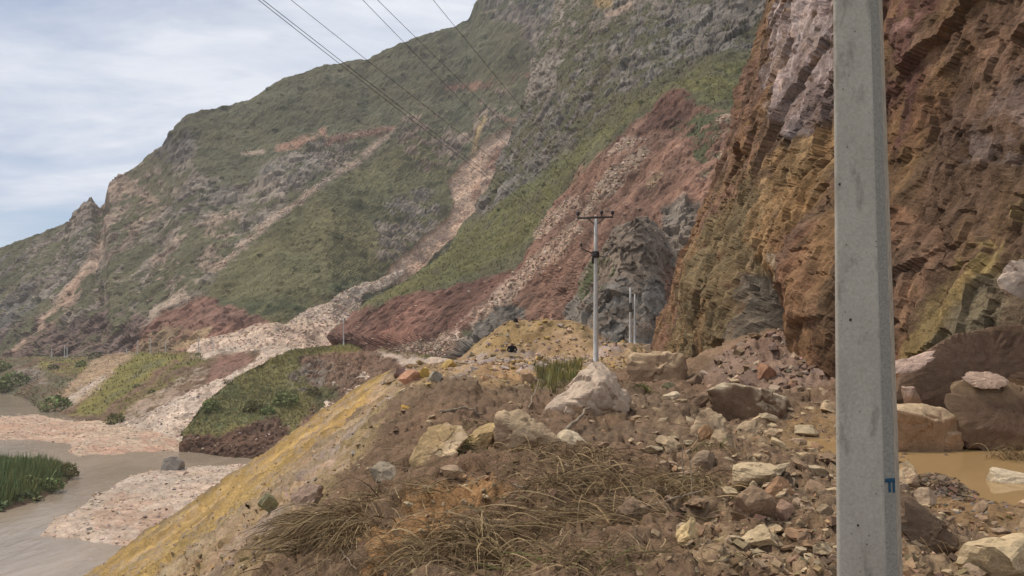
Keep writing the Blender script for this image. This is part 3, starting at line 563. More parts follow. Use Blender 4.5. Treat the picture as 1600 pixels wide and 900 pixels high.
wetm = cv.g('wet'); st = streak(P, (-0.82, 0.0, -0.57), 0.55, 82, 0.07, 5); st2 = streak(P, (-0.82, 0.0, -0.57), 2.0, 83, 0.12, 3); sl_ = cv.g('slope'); cv.col *= (1 + sl_ * (0.55 * st + 0.35 * st2))[..., None]; cv._apply(0.5 * sl_ * smooth(0.12, 0.35, st2 + 0.4 * st), C['tan'] * np.array([0.8, 0.75, 0.7]), ('slope',))
disp = sl_ * (0.22 * st + 0.30 * st2) * smooth(0.5, 2.0, slope_s) + (1 - 0.85 * wetm) * (0.105 * f2_ * smooth(45, 20, Dn) + 0.16 * f3_ * smooth(8, 26, Dn) * (1 - 0.35 * cv.g('slope')) + 0.045 * fbm(P / 0.12, 3, seed=80) * smooth(16, 8, Dn))
near_o, near_Q = surface("road_debris", P, cv, disp, M_near)
near_c = cv

# ---- cliff on the right
BASE = np.array([(14.5, 0), (13.0, 6), (12.0, 11), (11.4, 16), (10.6, 22), (10.0, 29), (9.9, 36), (10.4, 46), (11.2, 57), (12.2, 65), (14.5, 71), (20, 76), (32, 80), (60, 82)], float)
sl = np.concatenate([[0], np.cumsum(np.linalg.norm(np.diff(BASE, axis=0), axis=1))])
ya = BASE[:, 1]; y_s = np.concatenate([np.geomspace(11, 66, 400), np.linspace(66.5, 81.9, 40)])
ss = np.interp(y_s, ya, sl); bx = np.interp(ss, sl, BASE[:, 0]); by = np.interp(ss, sl, BASE[:, 1])
hh = np.concatenate([np.linspace(-2, 14, 230)[:-1], np.linspace(14, 46, 170)])
HH, BX = np.meshgrid(hh, bx, indexing='ij'); BY = np.meshgrid(hh, by, indexing='ij')[1]
lean = interp(hh, [(-3, -0.9), (0, 0), (10, 3.6), (20, 7.3), (30, 11.2), (48, 19)])
wrapm = smooth(66, 76, BY)
P = np.stack([BX + lean[:, None] * (1 - 0.3 * wrapm), BY + lean[:, None] * 0.6 * wrapm, HH + 0.1], -1)
cpx, cpy = proj(P)
cv = Cover(P, C['brown'] * np.array([0.80, 0.72, 0.62]), 3.2, 8)
cv.area([(1060, 330), (1180, 240), (1215, 300), (1215, 430), (1190, 560), (1000, 580), (1040, 450)], np.array((0.20, 0.15, 0.085)), (), 8, 12, 0.8)
cv.area([(1100, 200), (1230, -20), (1232, 60), (1205, 110), (1215, 215), (1180, 290), (1120, 340), (1070, 460), (1035, 560), (980, 560), (1050, 420)], np.array((0.215, 0.128, 0.09)), (), 8, 12, 0.65)
cv.area([(1212, 10), (1305, -20), (1310, 140), (1270, 215), (1225, 210), (1198, 120)], C['lilac'] * np.array([1.1, 1.06, 1.06]), (), 6, 9, 0.88)
cv.area([(1250, 30), (1285, 30), (1280, 70), (1250, 70)], C['lilac'] * 1.2, (), 4, 5)
cv.area([(1255, 130), (1305, 110), (1308, 210), (1245, 200)], np.array((0.20, 0.15, 0.14)), (), 6, 8, 0.7)
cv.area([(1205, 240), (1310, 190), (1310, 380), (1240, 360), (1200, 420)], np.array((0.29, 0.185, 0.095)), (), 12, 16, 0.6)
cv.area([(1170, 430), (1212, 425), (1218, 545), (1150, 550)], np.array((0.17, 0.145, 0.115)), (), 5, 7)  # shade of the alcove painted in as a grey patch
cv.strip([(1222, 408), (1226, 440), (1216, 500)], 9, np.array((0.42, 0.39, 0.33)), (), 3, 4, 0.85)
cv.area([(1232, 370), (1310, 350), (1310, 610), (1240, 580), (1250, 480), (1235, 430)], np.array((0.255, 0.145, 0.09)), (), 10, 14, 0.6)
cv.area([(1222, 500), (1245, 480), (1240, 540), (1212, 550)], C['lilac'] * 0.95, (), 4, 5)
cv.area([(1376, -20), (1500, -20), (1450, 80), (1440, 230), (1376, 250)], np.array((0.150, 0.080, 0.062)), (), 8, 12, 0.75)
cv.strip([(1385, 80), (1415, 55), (1450, 30)], 9, np.array((0.33, 0.19, 0.16)), (), 5, 7, 0.55)
cv.area([(1450, 60), (1600, -20), (1820, -20), (1820, 240), (1540, 230), (1450, 220)], np.array((0.20, 0.125, 0.085)), (), 8, 12, 0.8)
cv.area([(1540, 150), (1600, 100), (1820, 40), (1820, 230), (1600, 240), (1500, 260)], C['lilac'] * np.array([0.72, 0.64, 0.58]), (), 8, 12, 0.6)
cv.area([(1385, 320), (1480, 360), (1480, 420), (1420, 560), (1376, 560)], np.array((0.26, 0.15, 0.09)), (), 8, 10, 0.75)
cv.area([(1420, 560), (1460, 480), (1520, 400), (1600, 280), (1820, 200), (1820, 330), (1600, 400), (1540, 480), (1460, 570)], np.array((0.265, 0.19, 0.085)), (), 12, 18, 0.55)
cv.area([(1470, 550), (1560, 440), (1700, 400), (1700, 560)], np.array((0.21, 0.17, 0.11)), (), 8, 10, 0.7)
cv.col *= np.array([0.78, 0.79, 0.82]); cv.tint(0.32, 2.4, 0.06); cv.tint(0.26, 0.5, 0.06, 66)
vst = streak(P, (0.3, 0.25, 1.0), 0.9, 97, 0.12, 5); cv.col *= (1 + 0.55 * vst)[..., None]; vs2 = streak(P, (0.3, 0.25, 1.0), 2.2, 98, 0.2, 4)
cv._apply(0.40 * smooth(0.12, 0.35, vs2), np.array((0.265, 0.16, 0.08)), ()); cv._apply(0.5 * smooth(0.15, 0.4, -vs2), np.array((0.13, 0.085, 0.065)), ())
an = np.stack([P[..., 0], (P[..., 1] * 0.86 + P[..., 2] * 0.50) * 1.0, (P[..., 1] * 0.50 - P[..., 2] * 0.86) * 0.30], -1)   # dipping foliation
an2 = an * np.array([1, 1, 2.4]); vz = np.array([1, 1, 0.62]); f0_, r0_ = facets(P * vz, 3.4, 83, 0.0); f1_, r1_ = facets(P * vz, 1.2, 85, 0.12); f2_, r2_ = facets(P * vz, 0.42, 88, 0.08)
fol = fbm(an / 0.7, 6, 0.62, seed=91, ridged=True); rill = fbm(P * np.array([1, 1, 0.16]) / 1.2, 4, 0.55, seed=92, ridged=True)
lower = smooth(9, 4, HH) * smooth(20, 30, BY)
cv.col *= (1 + 0.34 * (r1_ - 0.5) + 0.42 * (r2_ - 0.5) + 0.20 * fol + 0.25 * lower * rill)[..., None]
gb = lambda cx, cy_, sx_, sy_: np.exp(-((cpx - cx) / sx_) ** 2 - ((cpy - cy_) / sy_) ** 2)
disp = 1.0 * fbm(P / 7, 5, 0.55, seed=81) + 0.55 * f0_ + 0.26 * f1_ + 0.12 * f2_ + 0.03 * fol + (0.05 + lower * 0.28) * rill + 0.05 * fbm(P / 0.35, 3, 0.6, seed=95)
disp += 1.0 * gb(1275, 470, 34, 170) - 2.6 * gb(1192, 490, 20, 55) + 0.9 * gb(1120, 470, 40, 120) + 0.9 * gb(1330, 480, 60, 140)
disp *= 1 - 0.5 * wrapm
surface("cliff", P, cv, disp, M_cliff)

# ---- puddle on the road
link("puddle", make_mesh("puddle", np.array([(4.6, 8.2, 0), (13.5, 8.2, 0), (13.5, 18, 0), (4.6, 18, 0)]) + np.array([0, 0, -0.31]), np.array([[0, 1, 2, 3]])), M_puddle, kind="structure")
#@@OBJECTS@@
# ================================================================== LOOSE COVER ON THE LAND
r_ = np.random.default_rng(11)
def scree(name, Q, w, n, lo, hi, cols, seed, mat=M_stone, flat=0.75, power=2.6, **props):
    p, _ = scatter_on(Q, w, n, seed); r = np.random.default_rng(seed + 1)
    size = lo + (hi - lo) * r.random(n) ** power; col = jitter((1, 1, 1), n, r, 0.22, 0.05) * np.asarray(cols)[r.integers(0, len(cols), n)]
    return stones(name, p + np.array([0, 0, 1]) * size[:, None] * 0.15, size, col, mat, seed + 2, flat, kind="stuff", **props)
scr = [C['scree'] * 1.2, C['scree'] * 1.05, C['pscree'] * 1.1, C['scree'] * 1.15, C['lilac'] * 1.25, C['pscree']]
m = far_s * (far_px > 280) * (far_py > 195)
scree("chute_scree", far_Q, m, 9000, 0.25, 0.9, scr, 100, label="pale pinkish scree filling the long chute down the mountain", category="scree")
scree("landslide_rubble", rid_Q, rid_s + 0.02 * rid_c, 5500, 0.14, 0.6, [C['pscree'] * 0.95, C['scree'] * 0.95, C['prock'] * 1.1, C['pscree'] * 0.8, C['red']], 110, label="pale rubble strewn down the red landslide slope", category="rubble")
scree("fan_scree", val_Q, val_s, 8000, 0.15, 0.5, scr, 120, label="pale scree spilling from the far road to the river", category="scree")
scree("river_gravel", bed_Q, bed_s * np.maximum(0.1, 1 - bed_Q[..., 1] / 400), 11000, 0.08, 0.34, scr, 130, label="pale pinkish gravel of the river bar and fan", category="gravel")
scree("bluff_stones", blf_Q, blf_c, 2500, 0.1, 0.4, [C['soil'], C['prock'], C['scree'] * 0.8], 140, label="stones in the bare brown flank of the green bluff", category="stones")
ncx, ncy = near_c.px, near_c.py
inv = 1.0 / np.maximum(near_Q[..., 1], 4) ** 2
scree("talus_stones", near_Q, near_c.g('scree'), 4200, 0.04, 0.24, [C['pscree'] * 0.62, C['prock'] * 0.85, C['pscree'] * 0.72, C['soil'], C['soil'] * 0.8], 150, power=3, label="pinkish broken talus heaped at the foot of the cliff", category="talus")
scree("embankment_stones", near_Q, near_c.g('slope') * inv * (near_Q[..., 1] < 44), 9500, 0.008, 0.06, [C['ochre'], C['lilac'] * 0.9, C['gold'], C['prock'] * 1.15, C['tan'], C['ochre'] * 1.1], 160, power=4, label="small mixed stones on the yellow embankment slope", category="stones")
scree("heap_rubble", near_Q, near_c.g('heap'), 6000, 0.03, 0.19, [C['ochre'] * 1.15, C['tan'] * 1.1, C['lilac'], C['gold'], C['prock']], 170, power=3, label="yellow and lilac rubble of the spoil heap", category="rubble")
w = inv * (1 - near_c.g('wet')) * (1 - near_c.g('slope')) * (1 - near_c.g('heap')) * (0.25 + smooth(-0.25, 0.25, near_c.n1 + 0.4 * near_c.n3) + 1.6 * smooth(1050, 1200, ncx) * smooth(620, 700, ncy))
scree("dirt_clods", near_Q, w, 18000, 0.007, 0.06, [C['brown'], C['tan'] * 0.8, C['soil'], C['brown'] * 0.82, C['brown'] * 1.12, C['tan'] * 0.92], 180, power=3.5, label="small clods and chips over the brown debris", category="clods")
scree("gravel_heap", near_Q, np.exp(-((near_Q[..., 0] - 6.05) / 0.40) ** 2 - ((near_Q[..., 1] - 10.9) / 0.40) ** 2) * (near_Q[..., 2] > -0.30), 700, 0.012, 0.07, [C['brown'] * 0.8, C['brown'] * 1.0, C['prock'] * 0.7], 195, power=2, label="dark gravel heap at the edge of the muddy puddle", category="gravel")
scree("wet_gravel", near_Q, inv * near_c.g('wet') * (near_Q[..., 2] > -0.31), 900, 0.008, 0.05, [C['wet'], C['brown'], C['grey']], 190, power=3, label="wet gravel around the muddy puddle", category="gravel")

def turf(name, Q, w, n, lo, hi, cols, seed, nb=4, label="", **k):
    p, _ = scatter_on(Q, w, n, seed); r = np.random.default_rng(seed + 1)
    col = jitter((1.32, 1.30, 1.2), n, r, 0.2, 0.05) * np.asarray(cols)[r.integers(0, len(cols), n)]
    return tufts(name, p, r.uniform(lo, hi, n), col, M_leaf, seed + 2, nb, kind="stuff", label=label, category="grass", **k)
gr = [C['grass'], C['grass2'], C['grass2'] * 1.12, C['dgrass'] * 1.1, C['grass'] * 0.9]
turf("mountain_grass", far_Q, far_g * (far_px > -60) * (far_px < 900), 16000, 0.45, 1.15, gr, 200, 4, "olive green grass over the far mountainside")
turf("ridge_grass", rid_Q, rid_g, 16000, 0.35, 0.85, gr, 210, 5, "green grass on the slanting band of the rocky ridge")
turf("bank_grass", val_Q, val_g, 6000, 0.4, 1.0, [C['ygrass'] * 0.8, C['grass2'], C['grass2'] * 1.1], 220, 5, "yellow green grass on the bank below the far road")
turf("bluff_grass", blf_Q, blf_g, 11000, 0.2, 0.6, [C['grass2'] * 1.35, C['grass2'] * 1.5, C['ygrass'] * 1.1, C['grass'] * 1.3, C['ygrass'] * 0.9], 230, 5, "thick green grass on the bluff above the river")
turf("verge_grass", near_Q, near_c.g('grass'), 3000, 0.08, 0.40, [C['grass2'] * 1.2, C['ygrass'], C['ygrass'] * 0.8, C['grass2']], 240, 6, "patch of fresh green grass beside the white boulder", spread=0.6, thin=0.35)

def foliage(name, P, size, col, seed, nq=9, label="", cat="plants"):
    r = np.random.default_rng(seed); n = len(P); d = r.normal(size=(n, nq, 3)); d /= np.linalg.norm(d, axis=-1, keepdims=True); c = d * r.uniform(0.3, 1.0, (n, nq, 1)); c[..., 2] = np.abs(c[..., 2]) * 0.75
    q = np.array([(-1, 0, 0), (0, -0.5, 0), (1, 0, 0), (0, 0.5, 0)]) * 0.42; R = rand_rot(n * nq, r).reshape(n, nq, 3, 3)
    v = (np.einsum('nmij,kj->nmki', R, q) * r.uniform(0.6, 1.4, (n, nq, 1, 1)) + c[:, :, None, :]) * size[:, None, None, None] + P[:, None, None, :]
    cc = np.repeat((col[:, None, :] * r.uniform(0.75, 1.3, (n, nq, 1))).reshape(-1, 3), 4, 0)
    return link(name, make_mesh(name, v.reshape(-1, 3), np.arange(n * nq * 4).reshape(-1, 4), cc, False), M_leaf, kind="stuff", label=label, category=cat)
def heath(name, Q, w, n, lo, hi, cols, seed, label, nq=8):
    r = np.random.default_rng(seed); w = w * (0.06 + smooth(0.0, 0.35, fbm(Q / (hi * 9), 3, 0.6, seed=seed))); p, _ = scatter_on(Q, w, n, seed)
    return foliage(name, p, lo + (hi - lo) * r.random(n) ** 2.5, jitter((1, 1, 1), n, r, 0.2, 0.06) * np.asarray(cols)[r.integers(0, len(cols), n)], seed + 1, nq, label, "low scrub")
hc = [C['dgrass'] * 1.5, C['grass'] * 1.3, C['grass2'] * 1.3, C['grass2'] * 1.1, C['dgrass'] * 1.2]
heath("mountain_scrub", far_Q, (far_g + 0.15) * (far_px > -60) * (far_px < 900) * (far_s < 0.3), 4200, 0.5, 2.4, hc, 260, "low scrub clumped over the far mountainside")
heath("ridge_scrub", rid_Q, (rid_g + 0.12) * (rid_s < 0.3) * (rid_c < 0.3), 5200, 0.35, 1.5, hc, 262, "low scrub clumped on the rocky ridge")
heath("bank_scrub", val_Q, val_g + 0.1, 1400, 0.3, 1.3, hc, 264, "low scrub on the bank below the far road")
heath("bluff_scrub", blf_Q, blf_g + 0.03, 3800, 0.25, 1.1, [C['grass2'] * 1.9, C['grass2'] * 1.6, C['ygrass'] * 1.2, C['dgrass'] * 1.9, C['grass'] * 1.7], 266, "leafy scrub covering the bluff above the river", 10)
# ---- reeds and bushes of the island
isl_top = bed_i * (bed_Q[..., 2] > -27.4)
heath("island_scrub", bed_Q, isl_top, 1500, 0.5, 2.0, [np.array((0.15, 0.19, 0.08)), np.array((0.20, 0.21, 0.09)), np.array((0.11, 0.15, 0.065))], 268, "leafy undergrowth of the island in the river", 10)
p, _ = scatter_on(bed_Q, isl_top, 5200, 250); n = len(p)
ipx, ipy = proj(p); tall = smooth(0, 26, sdist(ipx, ipy, ISL)) * smooth(128, 70, ipx)
g1 = np.where((r_.random(n) < 0.6)[:, None], np.array((0.155, 0.225, 0.095)), np.array((0.22, 0.24, 0.10))) * r_.uniform(0.7, 1.25, (n, 1))
tufts("reed_bed", p, (0.7 + 2.9 * tall) * r_.uniform(0.55, 1.15, n), g1, M_leaf, 252, 7, spread=0.75, thin=0.3, kind="stuff", label="dense green reeds covering the island in the river", category="reeds")

# ---- shrubs: one leaf cluster of each sort, copied
def leaf_cluster(name, n, col, seed, squash=0.75):
    r = np.random.default_rng(seed); d = r.normal(size=(n, 3)); d /= np.linalg.norm(d, axis=1, keepdims=True)
    lobes = r.normal(size=(7, 3)); lobes /= np.linalg.norm(lobes, axis=1, keepdims=True)
    bump = 0.72 + 0.34 * np.max(np.maximum(0, d @ lobes.T) ** 3, axis=1)
    c = d * (bump * r.uniform(0.45, 1.0, n) ** 0.5)[:, None]; c[:, 2] = np.maximum(c[:, 2] * squash, -0.35)
    q = np.array([(-1, 0, 0), (0, -0.45, 0), (1, 0, 0), (0, 0.45, 0)]) * 0.13
    v = np.einsum('nij,kj->nki', rand_rot(n, r), q) * r.uniform(0.6, 1.5, (n, 1, 1)) + c[:, None, :]
    cc = np.repeat(jitter(col, n, r, 0.25, 0.06), 4, 0)
    return make_mesh(name, v.reshape(-1, 3), np.arange(n * 4).reshape(n, 4), cc, False)
SH = {'dark': [leaf_cluster("dark_leaves", 260, (0.075, 0.09, 0.05), k) for k in (1, 2, 3)], 'green': [leaf_cluster("green_leaves", 420, (0.17, 0.21, 0.085), k) for k in (4, 5)], 'olive': [leaf_cluster("olive_leaves", 420, (0.18, 0.175, 0.08), 6)]}
def first_hit(Q, px, py):
    qx, qy = proj(Q); d = (qx - px) ** 2 + (qy - py) ** 2; k = np.unravel_index(np.argmin(d), d.shape); return Q[k]
def shrub(pos, w, sort, label, group=None, name="shrub", cat="shrub", tall=0.9):
    me = SH[sort][int(r_.integers(0, len(SH[sort])))]; o = link(name, me, M_leaf, loc=Vector(pos) + Vector((0, 0, 0.12 * w)), label=label, category=cat, group=group)
    o.scale = (w / 2, w / 2, w / 2 * tall); o.rotation_euler = (0, 0, float(r_.uniform(0, 6.28))); return o
def far_shrub(Q, px, py, wpx, sort, label, group=None, **k):
    p = first_hit(Q, px, py); return shrub(p, wpx / FOC * p[1], sort, label, group, **k)
spots = [(575, 98), (590, 92), (606, 90), (660, 86), (640, 76), (512, 124), (470, 140), (440, 150), (420, 140), (404, 162), (545, 135), (530, 110), (700, 120), (725, 148), (760, 60), (735, 95), (798, 92), (705, 152), (690, 95),
         (630, 118), (600, 140), (560, 165), (480, 175), (440, 170), (350, 170), (330, 285), (345, 278), (430, 205), (395, 195), (560, 190), (500, 375), (498, 425), (405, 400), (460, 420), (520, 330), (450, 350), (560, 320), (300, 410),
         (255, 330), (220, 350), (190, 420), (160, 450), (240, 520), (110, 460), (300, 300), (610, 300), (640, 250), (580, 385), (625, 345), (355, 455), (420, 480), (530, 450), (705, 250), (700, 268), (20, 480), (60, 470)]
LAND = [((575, 95), "the flat skyline shoulder"), ((740, 20), "the top of the skyline"), ((400, 155), "the left skyline hump"), ((290, 190), "the steep skyline corner"), ((140, 310), "the rock pinnacle"), ((470, 225), "the red scarp"), ((765, 130), "the upper red scar"), ((750, 205), "the orange streak"), ((720, 270), "the top of the scree chute"),
        ((610, 415), "the narrow of the scree chute"), ((480, 300), "the pale diagonal track"), ((530, 372), "the largest shrub"), ((370, 510), "the red road cut"), ((130, 440), "the pink rock slide"), ((440, 260), "the grey outcrop"), ((300, 380), "the broken rock face"), ((30, 500), "the dark base crags"), ((690, 170), "the stony shelf")]
for q in sorted(spots):
    k = min(LAND, key=lambda g: (g[0][0] - q[0]) ** 2 + (g[0][1] - q[1]) ** 2); ax_, ay_ = q[0] - k[0][0], q[1] - k[0][1]
    side = ("right of" if ax_ > 0 else "left of") if abs(ax_) > abs(ay_) else ("below" if ay_ > 0 else "above"); near_ = "just " if math.hypot(ax_, ay_) < 28 else "well " if math.hypot(ax_, ay_) > 70 else ""
    far_shrub(far_Q, q[0], q[1], r_.uniform(6, 11) * (1.5 if q in ((798, 92), (705, 250)) else 1), 'dark', f"small dark shrub on the far mountain {near_}{side} {k[1]}", "shrubs dotted on the far mountainside")
far_shrub(far_Q, 530, 372, 20, 'dark', "largest dark shrub standing alone on the sunlit green far slope")
for q in [(800, 240), (820, 300), (870, 230), (905, 190), (1040, 130), (1000, 160), (850, 290), (780, 330), (940, 120), (1120, 110), (1090, 130), (985, 95)]: far_shrub(rid_Q, q[0], q[1], r_.uniform(7, 13), 'dark', f"dark shrub clinging to the rocky ridge, {dict(zip([800,820,870,905,1040,1000,850,780,940,1120,1090,985], ['left end beside the chute top', 'lower left above the grass band', 'middle of the grey crags', 'upper edge of the grass band, middle', 'upper edge of the grass band, right', 'grass band above the red scar', 'lower middle of the crags', 'lowest, near the chute bend', 'high up in the grey crags', 'farthest right by the cliff', 'second from the cliff', 'highest in the crags']))[q[0]]}", "shrubs on the rocky ridge")
for px, py, w_, so, lb in [(150, 560, 26, 'dark', "dark round bush at the road edge at the foot of the far mountain"), (84, 576, 18, 'dark', "dark bush below the yellow grass near the far road"), (126, 572, 20, 'green', "grey green bush left of the dark round roadside bush"),
        (310, 556, 14, 'green', "small green bush beside the white roadside pole near the scree"), (90, 640, 52, 'green', "bright green bush at the water's edge below the yellow grass bank"), (20, 606, 56, 'green', "wide green bush at the far river shore by the frame's edge"),
        (140, 662, 14, 'dark', "small dark bush standing on the pale gravel by the far bank"), (238, 614, 13, 'dark', "dark bush half way down the striped far bank"), (215, 606, 13, 'dark', "dark bush above the gravel on the striped far bank, left one"), (180, 660, 34, 'olive', "low olive bush at the foot of the striped far bank"),
        (4, 578, 30, 'green', "green bush on the slope at the left edge below the mountain")]:
    far_shrub(val_Q, px, py, w_, so, lb)
for px, py, w_, so, lb in [(447, 630, 44, 'green', "large green bush on the brow of the river bluff"), (352, 592, 16, 'dark', "small dark bush on the bluff edge beside the scree"), (395, 640, 36, 'olive', "olive bush in the middle of the green bluff"), (330, 640, 34, 'green', "green bush near the left end of the bluff"),
        (420, 648, 30, 'green', "green bush just above the dark undercut of the bluff"), (490, 615, 26, 'olive', "olive bush on the bare right flank of the bluff")]:
    far_shrub(blf_Q, px, py, w_, so, lb)
for px, py, w_, so, lb in [(70, 742, 34, 'dark', "dark bush rising at the back of the reed island"), (104, 745, 36, 'olive', "brownish olive bush at the tip of the reed island"), (40, 770, 46, 'green', "round green bush among the reeds at the front of the island"), (85, 765, 34, 'green', "smaller green bush between reeds and island tip"), (10, 745, 44, 'green', "green bush among the reeds at the left of the island")]:
    p = at(px, py, 30 * FOC / (py - HOR)); p[2] = RIVZ + 0.8; shrub(p, w_ / FOC * p[1], so, lb, tall=1.1)

# ================================================================== BOULDERS AND STONES
def hit(px, py):
    d = np.geomspace(2.4, 60, 1500); p = at(px, py, d); g = p[:, 2] < h_near(p[:, 0], p[:, 1]); k = int(np.argmax(g)) if g.any() else len(d) - 1
    return Vector(p[k])
_ico = {}
def ico(k):
    if k not in _ico:
        bm = bmesh.new(); bmesh.ops.create_icosphere(bm, subdivisions=k, radius=1)
        _ico[k] = (np.array([v.co[:] for v in bm.verts]), np.array([[v.index for v in f.verts] for f in bm.faces])); bm.free()
    return _ico[k]
def hull_radial(pts, dirs):
    bm = bmesh.new()
    for p in pts: bm.verts.new(p)
    bmesh.ops.convex_hull(bm, input=list(bm.verts)); bm.normal_update(); c = np.mean(pts, 0); R = np.full(len(dirs), 1e9)
    for f in bm.faces:
        n = np.array(f.normal); dist = (np.array(f.verts[0].co) - c) @ n
        if dist < 0: n, dist = -n, -dist
        dn = dirs @ n; R = np.where(dn > 1e-6, np.minimum(R, dist / np.maximum(dn, 1e-6)), R)
    bm.free(); return c, R
def rock_finish(V, F, col, size, seed, base, strata=None, rough=1.0, top=None):
    nrm = V - V.mean(0); nrm /= np.maximum(np.linalg.norm(nrm, axis=1, keepdims=True), 1e-9); S = V / size + seed * 3.1
    f, r = facets(S, 0.30, seed, 0.25); disp = size * rough * (0.062 * f + 0.022 * fbm(S * 3.0, 4, seed=seed + 1) + 0.013 * fbm(S * 11, 3, seed=seed + 2, ridged=True))
    V = V + nrm * disp[:, None]
    c = np.asarray(col)[None] * (1 + 0.28 * fbm(S * 2.2, 4, seed=seed + 3))[:, None] * (1 + 0.18 * (r - 0.5))[:, None]
    if strata is not None:
        w = smooth(0.0, 0.25, fbm(S * np.array([1.2, 1.2, 2.0]) + 5, 4, 0.6, seed=seed + 4)); c = c * (1 - w[:, None]) + np.asarray(strata)[None] * w[:, None]
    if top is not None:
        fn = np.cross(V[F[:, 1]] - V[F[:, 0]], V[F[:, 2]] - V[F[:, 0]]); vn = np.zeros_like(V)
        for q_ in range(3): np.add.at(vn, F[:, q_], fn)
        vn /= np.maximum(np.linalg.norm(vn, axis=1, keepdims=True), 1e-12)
        w = smooth(0.35, 0.75, vn[:, 2] + 0.4 * fbm(S * 3, 3, seed=seed + 6)); c = c * (1 - w[:, None]) + np.asarray(top)[None] * w[:, None]  # upward faces painted paler: lit tops put into the rock colour
    return V, c
def boulder_hull(name, label, pix, col, seed, k=4, ground=None, cat="boulder", strata=None, rough=1.0, top=None, d=None, group=None):
    """pix: (px, py, metres further than the rock's foot); foot at the lowest point"""
    low = max(pix, key=lambda q: q[1]); d0 = hit(low[0], low[1] - 2).y if d is None else d
    pts = np.array([at(a, b, d0 + c) for a, b, c in pix]); lo = pts[:, 2].min(); pts = np.concatenate([pts, pts[pts[:, 2] < lo + 0.35 * np.ptp(pts[:, 2])] - np.array([0, 0, 0.12 * np.ptp(pts[:, 2])])])
    dirs, F = ico(k); c, R = hull_radial(pts, dirs); V = c + dirs * R[:, None]; size = float(np.mean(np.ptp(V, axis=0)))
    base = np.array([c[0], c[1], lo]); V, cc = rock_finish(V - base, F, col, size, seed, base, strata, rough, top)
    return link(name, make_mesh(name, V, F, cc, False), M_rock, loc=base, label=label, category=cat, group=group)
def cut_rock(seed, k, ncut=14, lo=0.36, hi=0.72):
    r = np.random.default_rng(seed); V, F = ico(k); V = V.copy()
    for _ in range(ncut):
        n = r.normal(size=3); n /= np.linalg.norm(n); dd = r.uniform(lo, hi); e = V @ n - dd; V = V - np.maximum(e, 0)[:, None] * n
    V = V - (V.max(0) + V.min(0)) / 2; return V / (np.ptp(V, axis=0) / 2), F
def boulder(name, label, x0, x1, y0, y1, col, seed, k=4, deep=0.8, bury=0.22, rotz=0.0, cat="boulder", strata=None, top=None, ncut=14, d=None, rough=1.0, group=None, tilt=0.0):
    f = hit((x0 + x1) / 2, y1 - 0.18 * (y1 - y0)); dd = f.y if d is None else d
    w = (x1 - x0) / FOC * dd; h = (y1 - y0) / FOC * dd; V, F = cut_rock(seed, k, ncut)
    V = V * np.array([w / 2, w * deep / 2, h * (1 + bury) / 2]); V = V @ np.array(Matrix.Rotation(tilt, 3, 'Y')).T
    size = float(np.mean(np.ptp(V, axis=0))); V[:, 2] += h / 2 * (1 - bury)
    loc = at((x0 + x1) / 2, y1, dd); loc = np.array([loc[0] * (1 + w * deep * 0.3 / dd), dd + w * deep * 0.3, loc[2]])
    V, cc = rock_finish(V, F, col, size, seed, loc, strata, rough, top)
    return link(name, make_mesh(name, V, F, cc, False), M_rock, loc=loc, label=label, category=cat, group=group)
TAN, PALE, BRN, DRK = np.array((0.45, 0.345, 0.235)), np.array((0.53, 0.445, 0.33)), np.array((0.27, 0.190, 0.130)), np.array((0.16, 0.112, 0.080))
WHT, ORG = np.array((0.50, 0.405, 0.33)), np.array((0.42, 0.24, 0.12))
boulder_hull("boulder", "large white pyramid shaped boulder at the foot of the utility pole", [(925, 566, 0.5), (938, 566, 0.8), (905, 585, 0.3), (952, 580, 0.5), (985, 622, 0.9), (982, 634, 0.4), (955, 640, 0.0), (930, 648, -0.1), (905, 640, 0.2), (848, 643, 0.3), (868, 624, 0.4), (900, 598, 0.4), (938, 606, -0.25), (950, 630, 1.6), (880, 625, 1.4)], WHT, 301, 5, strata=np.array((0.42, 0.29, 0.19)), rough=1.1)
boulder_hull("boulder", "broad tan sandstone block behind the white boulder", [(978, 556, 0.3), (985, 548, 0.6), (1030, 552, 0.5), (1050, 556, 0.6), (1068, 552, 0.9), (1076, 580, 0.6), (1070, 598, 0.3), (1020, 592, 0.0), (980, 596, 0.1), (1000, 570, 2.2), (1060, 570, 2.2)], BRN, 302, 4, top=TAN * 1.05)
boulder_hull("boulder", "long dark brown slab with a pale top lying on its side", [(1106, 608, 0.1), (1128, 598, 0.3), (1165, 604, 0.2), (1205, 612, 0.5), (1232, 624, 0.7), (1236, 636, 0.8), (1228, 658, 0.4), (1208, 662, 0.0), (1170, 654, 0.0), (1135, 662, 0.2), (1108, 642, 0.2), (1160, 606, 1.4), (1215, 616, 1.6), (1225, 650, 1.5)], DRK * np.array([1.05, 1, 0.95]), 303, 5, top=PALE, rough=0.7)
boulder_hull("boulder", "pointed tan boulder in the small group in front of the dark slab", [(1076, 672, 0.1), (1092, 645, 0.2), (1104, 634, 0.4), (1118, 640, 0.4), (1134, 656, 0.3), (1132, 676, 0.1), (1100, 688, 0.0), (1080, 682, 0.0), (1110, 660, 0.9), (1130, 672, 0.9)], TAN, 304, 4, strata=BRN * 1.1)
boulder("boulder", "small upright reddish tan rock against the pointed tan boulder", 1090, 1116, 662, 697, ORG * 0.8 + 0.04, 305, 3, 0.7)
boulder("boulder", "rounded brown rock at the front of the small boulder group", 1112, 1150, 674, 706, TAN * 0.78, 306, 3, 0.9)
boulder("boulder", "small pinkish rock leaning on the dark slab's lower edge", 1128, 1156, 628, 652, PALE * 0.85, 307, 3, 0.8, strata=BRN)
boulder("boulder", "small dark wedge of rock left of the pointed tan boulder", 1058, 1082, 634, 658, DRK * 1.2, 308, 3, 0.7)
